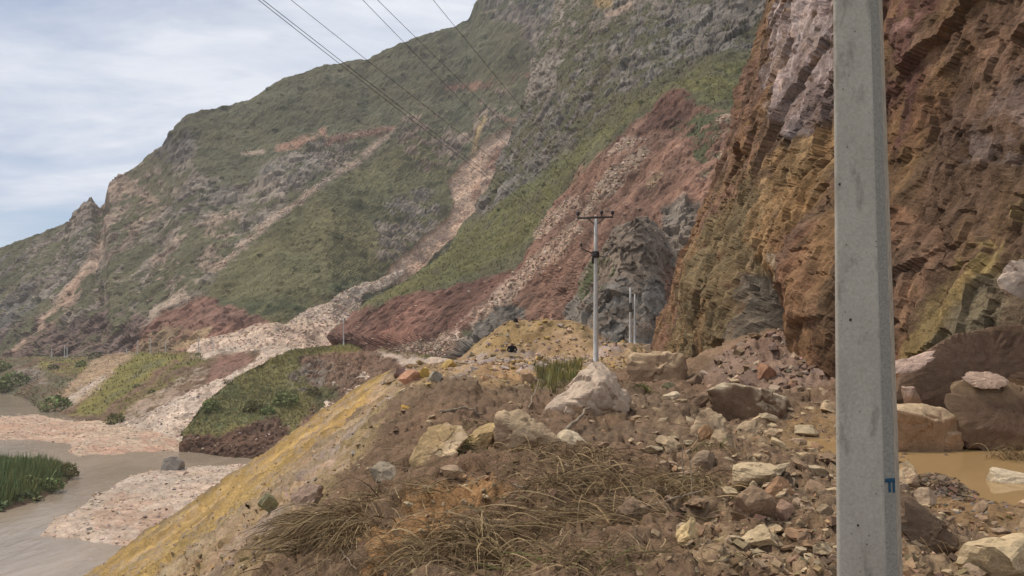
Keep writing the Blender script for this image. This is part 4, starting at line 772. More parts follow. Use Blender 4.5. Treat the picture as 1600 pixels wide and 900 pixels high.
boulder("boulder", "dark flat rock above the pointed tan boulder", 1074, 1112, 618, 638, DRK * 1.1, 309, 3, 0.8)
boulder_hull("boulder", "big pale tan boulder with an ochre lower corner left of the dry grass", [(636, 726, 0.0), (652, 690, 0.15), (668, 666, 0.35), (700, 660, 0.4), (722, 666, 0.4), (732, 682, 0.3), (722, 694, 0.15), (704, 712, 0.0), (690, 726, -0.05), (660, 728, 0.0), (690, 690, 0.9), (725, 690, 0.8)], PALE * np.array([1, 0.93, 0.85]), 310, 5, strata=TAN * np.array([0.9, 0.85, 0.7]), rough=0.8)
boulder("boulder", "yellowish rock wedged between the two big tan boulders", 728, 776, 664, 704, np.array((0.42, 0.31, 0.17)), 311, 4, 0.8)
boulder_hull("boulder", "big humped tan boulder overhung by dry grass", [(774, 655, 0.1), (780, 644, 0.3), (812, 638, 0.3), (832, 652, 0.2), (850, 668, 0.1), (878, 688, 0.0), (870, 704, 0.0), (790, 702, 0.0), (772, 690, 0.0), (800, 650, 1.1), (850, 675, 0.9)], TAN * 0.95, 312, 5, strata=BRN * 1.05)
boulder("boulder", "smooth pale oval stone at the end of the humped boulder", 866, 918, 674, 700, PALE, 313, 3, 0.6, tilt=0.15)
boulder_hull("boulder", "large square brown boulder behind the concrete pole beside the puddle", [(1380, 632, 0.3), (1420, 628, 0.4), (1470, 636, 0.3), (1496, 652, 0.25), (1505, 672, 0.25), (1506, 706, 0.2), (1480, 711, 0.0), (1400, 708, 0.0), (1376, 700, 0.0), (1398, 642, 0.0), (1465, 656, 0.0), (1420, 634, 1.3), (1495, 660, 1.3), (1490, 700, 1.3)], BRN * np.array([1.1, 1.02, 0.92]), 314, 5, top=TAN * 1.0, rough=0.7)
boulder("boulder", "smooth round grey brown stone alone on bare dirt", 1074, 1120, 706, 744, np.array((0.29, 0.22, 0.16)), 315, 4, 0.8, ncut=7, rough=0.6)
boulder_hull("boulder", "flat topped pale slab with a deep shadow beneath it", [(1142, 726, 0.1), (1165, 720, 0.4), (1208, 724, 0.4), (1216, 732, 0.2), (1206, 742, 0.0), (1180, 744, 0.0), (1148, 756, 0.0), (1144, 768, 0.12), (1200, 752, 0.25), (1170, 745, 0.6)], PALE * np.array([1, 0.95, 0.86]), 316, 4, rough=0.7)
boulder("boulder", "reddish brown broken block right of the flat topped slab", 1188, 1246, 748, 790, BRN * np.array([1.15, 1.0, 0.9]), 317, 4, 0.8)
boulder("boulder", "rounded dark brown boulder below the flat topped slab", 1146, 1214, 762, 822, BRN * 0.95, 318, 4, 0.8, ncut=9)
boulder("boulder", "pinkish block next to the rounded dark brown boulder", 1206, 1242, 786, 820, np.array((0.30, 0.20, 0.15)), 319, 3, 0.8)
boulder("boulder", "half buried brown stone under the dry grass tangle", 958, 1018, 780, 822, BRN * 0.85, 320, 4, 0.7, strata=TAN)
boulder("boulder", "crumbly pale yellow clod in front of the dry grass tangle", 1060, 1098, 816, 856, PALE * np.array([1.0, 0.92, 0.72]), 321, 4, 0.9, rough=2.2)
boulder("boulder", "tilted flat pale slab nearest the concrete pole's left side", 1144, 1224, 826, 866, PALE * np.array([0.95, 0.9, 0.8]), 322, 4, 0.6, tilt=-0.22)
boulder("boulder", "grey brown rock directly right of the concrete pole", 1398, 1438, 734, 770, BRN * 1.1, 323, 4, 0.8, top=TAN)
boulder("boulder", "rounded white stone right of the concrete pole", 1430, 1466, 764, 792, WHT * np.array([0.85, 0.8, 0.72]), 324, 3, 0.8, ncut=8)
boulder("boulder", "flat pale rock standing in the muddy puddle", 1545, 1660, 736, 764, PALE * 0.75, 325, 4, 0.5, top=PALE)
boulder_hull("boulder", "dark leaning slab with dead grass right of the concrete pole", [(1404, 776, 0.1), (1420, 772, 0.3), (1440, 788, 0.2), (1470, 812, 0.1), (1498, 842, 0.05), (1494, 858, 0.0), (1440, 852, 0.0), (1408, 842, 0.0), (1440, 800, 0.5), (1480, 840, 0.45)], DRK * 0.85, 326, 4, rough=0.8)
boulder("boulder", "wide pale slab at the lower right corner", 1508, 1680, 850, 930, PALE * np.array([0.9, 0.85, 0.75]), 327, 4, 0.6)
boulder("boulder", "orange pink rock of the trio on the embankment edge", 622, 658, 578, 604, np.array((0.46, 0.26, 0.18)), 328, 3, 0.8, strata=np.array((0.36, 0.2, 0.15)))
boulder("boulder", "dark maroon rock of the trio on the embankment edge", 616, 642, 574, 592, np.array((0.2, 0.13, 0.12)), 329, 3, 0.8)
boulder("boulder", "tan rock at the left end of the trio on the embankment edge", 599, 624, 583, 598, TAN, 330, 3, 0.7)
boulder("boulder", "bright yellow rock near the embankment trio", 655, 672, 574, 590, np.array((0.5, 0.36, 0.12)), 331, 3, 0.8)
boulder("boulder", "golden rock below the yellow spoil heap", 690, 712, 562, 578, np.array((0.48, 0.34, 0.14)), 332, 3, 0.8)
boulder("boulder", "grey rock above the brown debris hump", 668, 690, 580, 598, np.array((0.30, 0.27, 0.22)), 333, 3, 0.8)
boulder("boulder", "red rock resting on the talus below the cliff", 1182, 1214, 568, 598, np.array((0.30, 0.17, 0.11)), 334, 3, 0.8)
boulder("boulder", "greenish grey oblong stone lodged in the yellow slope", 402, 432, 774, 800, np.array((0.25, 0.24, 0.15)), 335, 3, 0.5, tilt=-0.6)
boulder("boulder", "pinkish rock embedded in the slope left of the drooping grass", 455, 508, 762, 804, np.array((0.34, 0.25, 0.20)), 336, 4, 0.6, tilt=-0.4, rough=1.6)
boulder("boulder", "pale stone below the pinkish rock on the left slope", 478, 506, 802, 818, PALE * 0.9, 337, 3, 0.7)
boulder("boulder", "flat pale stone on bare dirt right of the white boulder", 1034, 1060, 612, 626, PALE, 338, 3, 0.7)
boulder("boulder", "thin mossy flat stone beyond the bare dirt", 1034, 1056, 597, 609, np.array((0.25, 0.24, 0.15)), 339, 3, 0.7)
boulder("boulder", "dark slanting stone left of the long dark slab", 1072, 1098, 586, 604, DRK * 1.1, 340, 3, 0.8)
boulder("boulder", "pale angular stone at the talus foot", 1092, 1108, 578, 594, WHT * 0.85, 341, 3, 0.8)
boulder("boulder", "curved reddish rock beside the green grass patch", 812, 840, 578, 604, np.array((0.38, 0.26, 0.17)), 342, 3, 0.8)
boulder("boulder", "pale pink tan rock in the dirt below the big ochre cornered boulder", 690, 722, 728, 752, np.array((0.38, 0.28, 0.2)), 343, 3, 0.8)
boulder("boulder", "grey outcrop stone on the left brown slope", 578, 622, 724, 756, np.array((0.33, 0.28, 0.22)), 344, 3, 0.7, rough=1.8)
boulder("boulder", "orange leafless flat stone on the edge of the brown slope", 626, 642, 633, 642, np.array((0.5, 0.32, 0.1)), 345, 2, 0.7)
# the big masses against the cliff
boulder_hull("boulder", "huge dark brown slab leaning on the cliff behind the puddle", [(1398, 600, 0.3), (1420, 572, 0.4), (1450, 548, 0.5), (1490, 522, 0.6), (1540, 512, 0.7), (1600, 505, 0.8), (1700, 505, 0.8), (1700, 640, 0.0), (1600, 640, 0.0), (1400, 625, 0.0), (1480, 530, 2.0), (1690, 505, 2.4), (1420, 590, 1.6)], np.array((0.150, 0.100, 0.072)), 351, 5, d=17.0, rough=0.35)
boulder_hull("boulder", "pinkish white rock lying in front of the huge dark slab's tip", [(1385, 570, 0.2), (1410, 560, 0.2), (1450, 550, 0.3), (1466, 545, 0.4), (1460, 560, 0.1), (1430, 578, 0.0), (1388, 584, 0.0), (1420, 565, 0.8)], np.array((0.46, 0.34, 0.29)), 352, 4, d=16.2)
boulder_hull("boulder", "brown earthy mound like boulder behind the puddle", [(1470, 625, 0.2), (1482, 600, 0.5), (1510, 594, 0.6), (1560, 600, 0.6), (1620, 605, 0.7), (1700, 630, 0.7), (1700, 700, 0.0), (1600, 696, 0.0), (1510, 690, 0.0), (1500, 660, 0.0), (1560, 605, 2.0)], np.array((0.20, 0.14, 0.092)), 353, 5, d=14.6, rough=0.6, strata=np.array((0.15, 0.10, 0.07)))
boulder_hull("boulder", "flat pinkish rock perched on top of the earthy mound", [(1502, 590, 0.1), (1512, 580, 0.3), (1545, 579, 0.3), (1572, 590, 0.2), (1582, 598, 0.1), (1560, 606, 0.0), (1520, 603, 0.0), (1540, 588, 0.7)], np.array((0.42, 0.31, 0.25)), 354, 4, d=14.9)
boulder_hull("boulder", "pale pinkish rock jutting from the cliff at the right edge", [(1556, 440, 0.1), (1566, 424, 0.2), (1590, 402, 0.3), (1640, 390, 0.3), (1660, 440, 0.2), (1600, 460, 0.0), (1575, 456, 0.0), (1600, 420, 1.6), (1650, 430, 1.8)], np.array((0.46, 0.38, 0.33)), 355, 4, d=17.0)
boulder("boulder", "small pale pink rock between the huge slab and the square boulder", 1408, 1438, 604, 630, np.array((0.38, 0.28, 0.23)), 356, 3, 0.8, d=16.0)
p = at(270, 734, 30 * FOC / (734 - HOR)); V, F = cut_rock(360, 4, 10); V = V * np.array([2.3, 1.9, 2.2]); V, cc = rock_finish(V + np.array([0, 0, 1.0]), F, (0.26, 0.24, 0.22), 4, 360, None)
link("boulder", make_mesh("boulder", V, F, cc, False), M_rock, loc=(p[0], p[1], RIVZ), label="dark grey boulder standing in the river at the gravel bar", category="boulder")
p = hit(806, 506); V, F = cut_rock(361, 3, 8); V, cc = rock_finish(V * np.array([0.16, 0.16, 0.26]) + np.array([0, 0, 0.16]), F, (0.02, 0.02, 0.022), 0.4, 361, None)
link("boulder", make_mesh("boulder", V, F, cc, False), M_rock, loc=p, label="small black lump on the crest of the yellow heap", category="boulder")

# ---- single stones of the debris field
ST = []
for k in range(8):
    V, F = cut_rock(400 + k, 3, 13, 0.34, 0.75); V, cc = rock_finish(V, F, (1, 1, 1), 2.0, 400 + k, None, rough=1.5)
    ST.append((V, F, cc))
ST_COL = [TAN * 0.95, PALE * np.array([0.92, 0.88, 0.8]), BRN * np.array([1.12, 1.03, 0.95]), BRN * 0.95, TAN * 0.78, PALE * np.array([0.78, 0.76, 0.72]), np.array((0.33, 0.245, 0.18))]
ST_ME = {}
def stone_mesh(k, c):
    if (k, c) not in ST_ME:
        V, F, cc = ST[k]; ST_ME[(k, c)] = make_mesh("stone", V, F, cc * ST_COL[c], False); ST_ME[(k, c)].materials.append(M_rock)
    return ST_ME[(k, c)]
ZONES = [([(1010, 690), (1300, 640), (1305, 900), (1120, 900), (1040, 800)], 150, (12, 44), "broken stone in the rubble field left of the concrete pole", "stones of the rubble field by the concrete pole"),
         ([(760, 620), (1050, 600), (1100, 640), (1050, 760), (900, 700)], 34, (9, 20), "small stone on the bare reddish dirt around the white boulder", "stones on the bare dirt around the white boulder"),
         ([(560, 690), (640, 620), (760, 600), (780, 650), (640, 740), (480, 830), (430, 830)], 30, (9, 20), "small stone on the brown slope left of the tan boulders", "stones on the brown left slope"),
         ([(640, 740), (900, 720), (980, 800), (1010, 890), (600, 890)], 36, (9, 22), "small stone among the dry grass in the foreground", "stones among the foreground dry grass"),
         ([(1405, 790), (1600, 800), (1600, 898), (1405, 898)], 26, (12, 34), "stone in the wet mud right of the concrete pole", "stones in the mud right of the concrete pole"),
         ([(1240, 600), (1310, 610), (1310, 670), (1230, 660)], 12, (10, 20), "pale stone on the road between dark slab and pole", "stones on the road by the dark slab")]
MARKS = [((930, 610), "the white boulder"), ((1165, 635), "the long dark slab"), ((1105, 662), "the pointed tan boulder"), ((690, 695), "the ochre cornered boulder"), ((825, 672), "the humped tan boulder"), ((1097, 725), "the smooth round stone"),
         ((1178, 738), "the flat topped slab"), ((1215, 768), "the reddish brown block"), ((1180, 792), "the rounded dark boulder"), ((988, 800), "the half buried stone"), ((1078, 836), "the crumbly yellow clod"), ((1184, 846), "the tilted flat slab"), ((1290, 800), "the concrete pole's left edge"),
         ((1290, 700), "the pole, level with the puddle"), ((1448, 778), "the rounded white stone"), ((1450, 820), "the dark leaning slab"), ((1560, 880), "the corner slab"), ((480, 783), "the embedded pinkish rock"), ((600, 740), "the grey outcrop stone"), ((640, 592), "the embankment trio"), ((760, 840), "the flattened straw mat"), ((905, 765), "the dead reed heap"), ((1270, 630), "the far side of the pole"), ((1290, 890), "the pole at the bottom edge")]
CNAME = ["tan", "pale", "reddish brown", "dark brown", "dull tan", "pale grey", "pinkish"]
def stone_label(px, py, c, w_, where):
    k = min(MARKS, key=lambda q: (q[0][0] - px) ** 2 + (q[0][1] - py) ** 2); ax_, ay_ = px - k[0][0], py - k[0][1]
    side = ("right of" if ax_ > 0 else "left of") if abs(ax_) > abs(ay_) else ("below" if ay_ > 0 else "above"); far_ = "close " if math.hypot(ax_, ay_) < 45 else ""
    return f"{w_} {CNAME[c]} stone {far_}{side} {k[1]}{where}"
for poly, n, (lo, hi), lb, gp in ZONES:
    a = np.array(poly, float); got = 0
    while got < n:
        px, py = r_.uniform(a[:, 0].min(), a[:, 0].max()), r_.uniform(a[:, 1].min(), a[:, 1].max())
        if sdist(np.array([px]), np.array([py]), poly)[0] < 0: continue
        p = hit(px, py); w_ = (lo + (hi - lo) * r_.random() ** 2.2) / FOC * p.y * 0.5
        ci = int(r_.integers(0, 7)); wp = w_ * 2 * FOC / p.y; lb = stone_label(px, py, ci, "tiny" if wp < 12 else "small" if wp < 18 else "mid sized" if wp < 27 else "large", "")
        o = link("stone", stone_mesh(int(r_.integers(0, 8)), ci), None, loc=p + Vector((0, 0, w_ * 0.12)), label=lb, category="stone", group=gp)
        o.scale = (w_ * r_.uniform(0.8, 1.3), w_ * r_.uniform(0.6, 1.0), w_ * r_.uniform(0.3, 0.7)); o.rotation_euler = (r_.uniform(-0.5, 0.5), r_.uniform(-0.6, 0.2), r_.uniform(0, 6.28)); got += 1

rb_w = inv * (near_c.g('wet') < 0.3) * (near_c.g('slope') < 0.2) * (near_c.g('heap') < 0.3) * (ncy > 600) * (0.22 + 1.2 * smooth(960, 1130, ncx)) * (ncx < 1650) * (0.25 + smooth(-0.2, 0.2, near_c.n2))
rp, _ = scatter_on(near_Q, rb_w, 1400, 610); rr = np.random.default_rng(611); TMPL = []
for k in range(10):
    V, F = cut_rock(620 + k, 2 if k < 3 else 1, 12, 0.34, 0.75); V, cc = rock_finish(V, F, (1, 1, 1), 2.0, 620 + k, None, rough=1.3); TMPL.append((V, F, cc))
Vs, Fs, Cs, off = [], [], [], 0; RM = rand_rot(len(rp), rr)
for k, q in enumerate(rp):
    V, F, cc = TMPL[k % 10]; w_ = ((8 + 15 * rr.random() ** 2) if k % 10 < 3 else (4 + 6 * rr.random() ** 1.5)) / FOC * q[1]; v = ((V * np.array([1, 0.8, 0.55]) * rr.uniform(0.75, 1.25, 3)) @ RM[k].T) * np.array([1, 1, 0.75]) * w_ * 0.6
    Vs.append(v + q + np.array([0, 0, w_ * 0.1])); Fs.append(F + off); off += len(V); Cs.append(cc * (ST_COL[int(rr.integers(0, 7))] * rr.uniform(0.72, 0.98)))
link("rubble", make_mesh("rubble", np.concatenate(Vs), np.concatenate(Fs), np.concatenate(Cs), False), M_rock, kind="stuff", label="fist sized angular rubble packed between the larger stones", category="rubble")

# ================================================================== DRY GRASS, STICKS
def strips(roots, tips, arch, width, col, r, seg=6):
    """curved tapering blades; arch lifts the middle"""
    n = len(roots); t = np.linspace(0, 1, seg + 1); mid = (roots + tips) / 2 + arch
    P = roots[:, None] * ((1 - t) ** 2)[None, :, None] + 2 * mid[:, None] * (t * (1 - t))[None, :, None] + tips[:, None] * (t ** 2)[None, :, None]
    P = P + np.cumsum(r.normal(0, 0.007, P.shape), 1) * t[None, :, None]; kk = np.maximum(0, t[None, :] - r.uniform(0.3, 1.3, (n, 1)))[..., None] * r.normal(0, 0.14, (n, 1, 3)) * np.array([1, 1, 0.5]); P = P + kk
    T_ = np.gradient(P, axis=1); view = np.array([0, 0, CAMZ]) - P; view = view + r.normal(0, 0.8, (n, 1, 3)) * np.linalg.norm(view, axis=-1, keepdims=True)
    sd = np.cross(T_, view); sd /= np.maximum(np.linalg.norm(sd, axis=-1, keepdims=True), 1e-9); wv = width[:, None, None] * (1 - 0.75 * t)[None, :, None]
    V = np.stack([P - sd * wv, P + sd * wv], 2).reshape(-1, 3); b = np.arange(n)[:, None] * (seg + 1) * 2 + np.arange(seg)[None] * 2
    F = np.stack([b, b + 1, b + 3, b + 2], -1).reshape(-1, 4); return V, F, np.repeat(col, (seg + 1) * 2, 0)
STRAW = [np.array(c) for c in ((0.36, 0.28, 0.18), (0.29, 0.22, 0.14), (0.21, 0.155, 0.10), (0.13, 0.095, 0.062), (0.42, 0.335, 0.22), (0.25, 0.205, 0.125))]
def dry_clump(px, py, n, rad, length, dirv, arch, label, seed, spread=0.6, fall=0.0, width=0.0036, name="dry_grass_clump", green=0.0):
    r = np.random.default_rng(seed); c = np.array(hit(px, py)); roots = c + np.stack([r.normal(0, rad[0], n), r.normal(0, rad[1], n), 0 * r.random(n)], -1)
    roots[:, 2] = h_near(roots[:, 0], roots[:, 1]) + r.uniform(-0.02, 0.10, n)
    L = length * r.uniform(0.45, 1.2, n); a = np.arctan2(dirv[1], dirv[0]) + r.normal(0, spread * 1.35, n)
    tips = roots + np.stack([np.cos(a) * L, np.sin(a) * L, 0 * a], -1); gz = h_near(tips[:, 0], tips[:, 1]); tips[:, 2] = np.maximum(gz + r.uniform(0.0, 0.08, n), roots[:, 2] - fall * L)
    ar = np.stack([r.normal(0, 0.06, n), r.normal(0, 0.06, n), arch * L * r.uniform(0.3, 1.5, n)], -1)
    col = np.array(STRAW)[r.integers(0, 6, n)] * np.array([0.98, 0.93, 0.84]) * r.uniform(0.5, 1.25, (n, 1)); g_ = r.random(n) < green; col[g_] = np.array((0.17, 0.18, 0.07)) * r.uniform(0.7, 1.2, (g_.sum(), 1))
    V, F, cc = strips(roots, tips, ar, width * (0.5 + 1.9 * r.random(n) ** 2.5), col, r)
    return link(name, make_mesh(name, V - c, F, cc, False), M_straw, loc=c, label=label, category="dry grass", group="clumps of dead grass on the debris")
dry_clump(520, 836, 744, (0.20, 0.16), 0.67, (-0.75, -0.65), 0.35, "drooping brown grass clump hanging over the lower left edge", 501, 0.4)
dry_clump(560, 850, 306, (0.14, 0.14), 0.56, (-0.2, -1), 0.4, "brown grass curtain falling over the dark hollow at lower left", 502, 0.45)
dry_clump(745, 845, 460, (0.26, 0.2), 0.56, (-0.6, -0.6), 0.38, "broad mat of flattened straw at the bottom centre", 503, 0.9)
dry_clump(690, 880, 257, (0.22, 0.16), 0.5, (-0.9, -0.3), 0.45, "tangled straw beside the orange clay at the bottom edge", 504, 0.7)
dry_clump(880, 705, 318, (0.5, 0.2), 0.5, (0.15, -1), 0.38, "dry grass hanging below the humped tan boulder", 505, 1.2)
dry_clump(905, 765, 552, (0.42, 0.24), 0.56, (-0.3, -1), 0.45, "thick heap of dead reeds in the middle foreground", 506, 1.1)
dry_clump(1075, 775, 445, (0.22, 0.18), 0.5, (-0.25, -1), 0.35, "fan of bent dry stems left of the rounded dark boulder", 507, 0.7)
dry_clump(940, 820, 257, (0.5, 0.14), 0.67, (-1, 0.1), 0.18, "long straw lying flat in front of the dead reed heap", 508, 0.5)
dry_clump(720, 705, 204, (0.16, 0.12), 0.29, (-0.1, -1), 0.5, "small greenish grass tuft by the pale tan boulder", 509, 1.5, green=0.5)
dry_clump(660, 770, 186, (0.2, 0.16), 0.27, (-0.3, -1), 0.35, "grey wiry tuft on the left brown slope", 510, 1.6)
dry_clump(560, 790, 139, (0.16, 0.12), 0.27, (-0.6, -0.6), 0.3, "thin wiry grass patch above the drooping clump", 511, 1.2)
dry_clump(1450, 850, 111, (0.2, 0.08), 0.34, (0.0, -1), 0.2, "dead stems caught on the dark leaning slab", 512, 0.7)
dry_clump(920, 890, 257, (0.5, 0.12), 0.39, (-0.5, -0.5), 0.3, "yellowish straw litter along the bottom edge", 513, 1.3, green=0.15)
dry_clump(760, 668, 148, (0.3, 0.15), 0.39, (0.5, -0.5), 0.25, "wisps of dry grass behind the two tan boulders", 514, 1.4, green=0.25)
dry_clump(1110, 702, 102, (0.2, 0.06), 0.22, (0.0, -0.5), 0.6, "sparse dry stalks in front of the small boulder group", 515, 1.5, green=0.3)
dry_clump(1590, 722, 222, (0.2, 0.12), 0.36, (0.2, -0.4), 0.9, "dark dead tussock standing in the puddle", 516, 1.8)
dry_clump(1000, 610, 139, (0.15, 0.07), 0.34, (0, -1), 0.6, "short grass tuft beyond the bare dirt right of the white boulder", 517, 1.8, green=0.7, width=0.01)
# loose straw everywhere on the brown debris
p, _ = scatter_on(near_Q, inv * (ncx > 420) * (ncx < 1310) * (ncy > 620) * smooth(0.15, -0.35, near_c.n2) * (slope_s < 0.8), 4200, 520); n = len(p); a = r_.uniform(0, 6.28, n); L = r_.uniform(0.05, 0.32, n)
tp = p + np.stack([np.cos(a) * L, np.sin(a) * L, 0 * a], -1); tp[:, 2] = h_near(tp[:, 0], tp[:, 1]) + r_.uniform(0.01, 0.06, n); p[:, 2] += 0.015
V, F, cc = strips(p, tp, np.stack([r_.normal(0, 0.03, n), r_.normal(0, 0.03, n), 0.1 * L], -1), r_.uniform(0.0015, 0.004, n), np.array(STRAW)[r_.integers(0, 6, n)] * r_.uniform(0.7, 1.1, (n, 1)), r_, 4)
link("straw_litter", make_mesh("straw_litter", V, F, cc, False), M_straw, kind="stuff", label="loose straw littering the brown debris", category="straw")

def tube(pts, rad, sides=8, cap=True):
    pts = np.asarray(pts, float); rad = np.broadcast_to(np.asarray(rad, float), (len(pts),)); Tn = np.gradient(pts, axis=0); Tn /= np.linalg.norm(Tn, axis=1, keepdims=True)
    ref = np.where(np.abs(Tn[:, 2:3]) > 0.9, np.array([[1.0, 0, 0]]), np.array([[0, 0, 1.0]])); A = np.cross(Tn, ref); A /= np.linalg.norm(A, axis=1, keepdims=True); B = np.cross(Tn, A)
    a = np.arange(sides) * 2 * math.pi / sides; V = pts[:, None] + rad[:, None, None] * (np.cos(a)[None, :, None] * A[:, None] + np.sin(a)[None, :, None] * B[:, None])
    F = []; m = len(pts)
    for i in range(m - 1):
        for j in range(sides): k = (j + 1) % sides; F.append((i * sides + j, i * sides + k, (i + 1) * sides + k, (i + 1) * sides + j))
    V = V.reshape(-1, 3)
    if cap:
        for i in (0, m - 1):
            V = np.concatenate([V, pts[i:i + 1]]); c = len(V) - 1
            for j in range(sides): F.append((i * sides + j, i * sides + (j + 1) % sides, c, c))
    return V, [tuple(dict.fromkeys(f)) for f in F]
def py_mesh(name, V, F, smooth_=True):
    me = bpy.data.meshes.new(name); me.from_pydata([tuple(v) for v in V], [], F); me.update()
    if smooth_:
        for p_ in me.polygons: p_.use_smooth = True
    return me
M_wood = mat_plain("dead_wood", (0.27, 0.205, 0.14), 0.9, var=0.4, scale=14, bump=0.4)
def stick(pix, rad, label):
    pts = []
    for px, py, lift in pix: q = hit(px, py); pts.append(np.array(q) + np.array([0, 0, lift]))
    pts = np.array(pts); t = np.linspace(0, len(pts) - 1, 14); q = np.stack([np.interp(t, np.arange(len(pts)), pts[:, k]) for k in range(3)], -1) + np.random.default_rng(int(pix[0][0])).normal(0, rad * 0.5, (14, 3))
    V, F = tube(q - pts[0], np.linspace(rad, rad * 0.55, 14), 7); return link("branch", py_mesh("branch", V, F), M_wood, loc=pts[0], label=label, category="branch")
stick([(868, 690, 0.03), (895, 668, 0.08), (922, 648, 0.16)], 0.04, "broken branch stub lying in front of the white boulder")
stick([(1070, 782, 0.0), (1068, 776, 0.3), (1066, 772, 0.62)], 0.007, "thin upright twig beside the flat topped slab")
stick([(1082, 784, 0.0), (1080, 778, 0.28), (1076, 776, 0.5)], 0.006, "second thin upright twig next to the first by the slab")
stick([(1010, 800, 0.05), (1060, 790, 0.08), (1100, 782, 0.10)], 0.012, "pale bent stick pointing at the rounded dark boulder")
stick([(690, 648, 0.05), (730, 644, 0.08), (755, 652, 0.04)], 0.03, "dark curved root behind the two tan boulders")
stick([(826, 640, 0.02), (836, 620, 0.12), (842, 606, 0.25)], 0.02, "pale leaning stick left of the white boulder")
stick([(515, 852, 0.02), (535, 872, 0.06), (556, 900, 0.05)], 0.010, "pale straight cane in front of the drooping grass")
stick([(800, 765, 0.05), (835, 770, 0.05), (858, 764, 0.06)], 0.012, "short pale stick in the straw near the humped boulder")

# ================================================================== POLES, WIRES, PERSON
def concrete_mat():
    m = bpy.data.materials.new("weathered_concrete"); m.use_nodes = True; n = m.node_tree.nodes; l = m.node_tree.links; b = n["Principled BSDF"]; b.inputs['Roughness'].default_value = 0.9; b.inputs['Specular IOR Level'].default_value = 0.2
    t = n.new("ShaderNodeTexCoord")
    def nz(scale, det, stretch=(1, 1, 1)):
        mp = n.new("ShaderNodeMapping"); mp.inputs['Scale'].default_value = stretch; l.new(t.outputs['Object'], mp.inputs[0]); q = n.new("ShaderNodeTexNoise"); q.inputs['Scale'].default_value = scale; q.inputs['Detail'].default_value = det; q.inputs['Roughness'].default_value = 0.65; l.new(mp.outputs[0], q.inputs[0]); return q.outputs[0]
    def ramp(src, p0, c0, p1, c1):
        r = n.new("ShaderNodeValToRGB"); r.color_ramp.elements[0].position = p0; r.color_ramp.elements[0].color = c0; r.color_ramp.elements[1].position = p1; r.color_ramp.elements[1].color = c1; l.new(src, r.inputs[0]); return r.outputs[0]
    base = ramp(nz(3.0, 8, (1, 1, 0.5)), 0.3, (0.36, 0.315, 0.255, 1), 0.7, (0.49, 0.435, 0.36, 1))
    stain = ramp(nz(9.0, 6, (1, 1, 0.35)), 0.33, (0.45, 0.44, 0.42, 1), 0.46, (1, 1, 1, 1))
    vo = n.new("ShaderNodeTexVoronoi"); vo.inputs['Scale'].default_value = 34; l.new(t.outputs['Object'], vo.inputs['Vector'])
    pit = ramp(vo.outputs['Distance'], 0.07, (0.28, 0.27, 0.25, 1), 0.15, (1, 1, 1, 1)); pm = ramp(nz(5, 3), 0.50, (0, 0, 0, 1), 0.60, (1, 1, 1, 1))
    m1 = n.new("ShaderNodeMix"); m1.data_type = 'RGBA'; m1.blend_type = 'MULTIPLY'; m1.inputs[0].default_value = 0.75; l.new(base, m1.inputs[6]); l.new(stain, m1.inputs[7])
    m2 = n.new("ShaderNodeMix"); m2.data_type = 'RGBA'; m2.blend_type = 'MULTIPLY'; l.new(pm, m2.inputs[0]); l.new(m1.outputs[2], m2.inputs[6]); l.new(pit, m2.inputs[7])
    fine = ramp(nz(70, 4), 0.3, (0.86, 0.86, 0.86, 1), 0.7, (1.1, 1.1, 1.1, 1)); m3 = n.new("ShaderNodeMix"); m3.data_type = 'RGBA'; m3.blend_type = 'MULTIPLY'; m3.inputs[0].default_value = 1; l.new(m2.outputs[2], m3.inputs[6]); l.new(fine, m3.inputs[7])
    l.new(m3.outputs[2], b.inputs['Base Color']); bp = n.new("ShaderNodeBump"); bp.inputs['Strength'].default_value = 0.35; bp.inputs['Distance'].default_value = 0.004; l.new(nz(40, 6), bp.inputs['Height']); l.new(bp.outputs[0], b.inputs['Normal']); return m
M_conc = concrete_mat()
M_rough = mat_plain("rough_arris_concrete", (0.31, 0.275, 0.23), 0.95, var=0.18, scale=90, bump=0.6, bdist=0.006)
M_blue = mat_plain("blue_paint", (0.018, 0.075, 0.13), 0.6, var=0.3, scale=60)
M_pinkside = mat_plain("pinkish_side_concrete", (0.42, 0.33, 0.24), 0.95, var=0.25, scale=20)  # pinkish tone of the near pole's narrow right side face
M_farconc = mat_plain("pale_concrete", (0.56, 0.53, 0.49), 0.9, var=0.15, scale=2)
M_steel = mat_plain("galvanised_steel", (0.13, 0.13, 0.135), 0.55, 0.3, var=0.2)
M_dark = mat_plain("dark_porcelain", (0.05, 0.04, 0.04), 0.35, var=0.2)
M_wire = mat_plain("weathered_wire", (0.075, 0.06, 0.06), 0.6, var=0.1)

# near pole: chamfered square section, tapering
DP = 3.6; A0 = at(1359.5, 900, DP); A1 = at(1340.5, 0, DP); ax = (A1 - A0) / (A1[2] - A0[2]); w0, w1 = 97 / FOC * DP, 75 / FOC * DP; tap = (w1 - w0) / (A1[2] - A0[2])
gz = float(h_near(A0[0], A0[1])) - 0.25
phi = math.atan2(A0[0], A0[1]); th = phi + math.radians(7)     # face turned a little away
ex = np.array([math.cos(th), -math.sin(th), 0]); ey = np.array([math.sin(th), math.cos(th), 0])     # right, away
def section(z, grow=0.0):
    w = max(0.14, (w0 + tap * (z - A0[2])) * 0.865); h = w / 2 + grow; cR, cL = 0.17 * w, 0.055 * w
    pts = [(-h, -h + cL), (-h + cL, -h), (h - cR, -h), (h, -h + cR), (h, h - cL), (h - cL, h), (-h + cL, h), (-h, h - cL)]
    c = A0 + ax * (z - A0[2]); return [c + ex * a + ey * b for a, b in pts]
zs = np.linspace(gz, 9.0, 40); base = np.array([A0[0], A0[1], gz]); rings = [section(z) for z in zs]
pole = link("utility_pole", None, loc=base, label="concrete utility pole standing close in the foreground with a blue mark", category="utility pole")
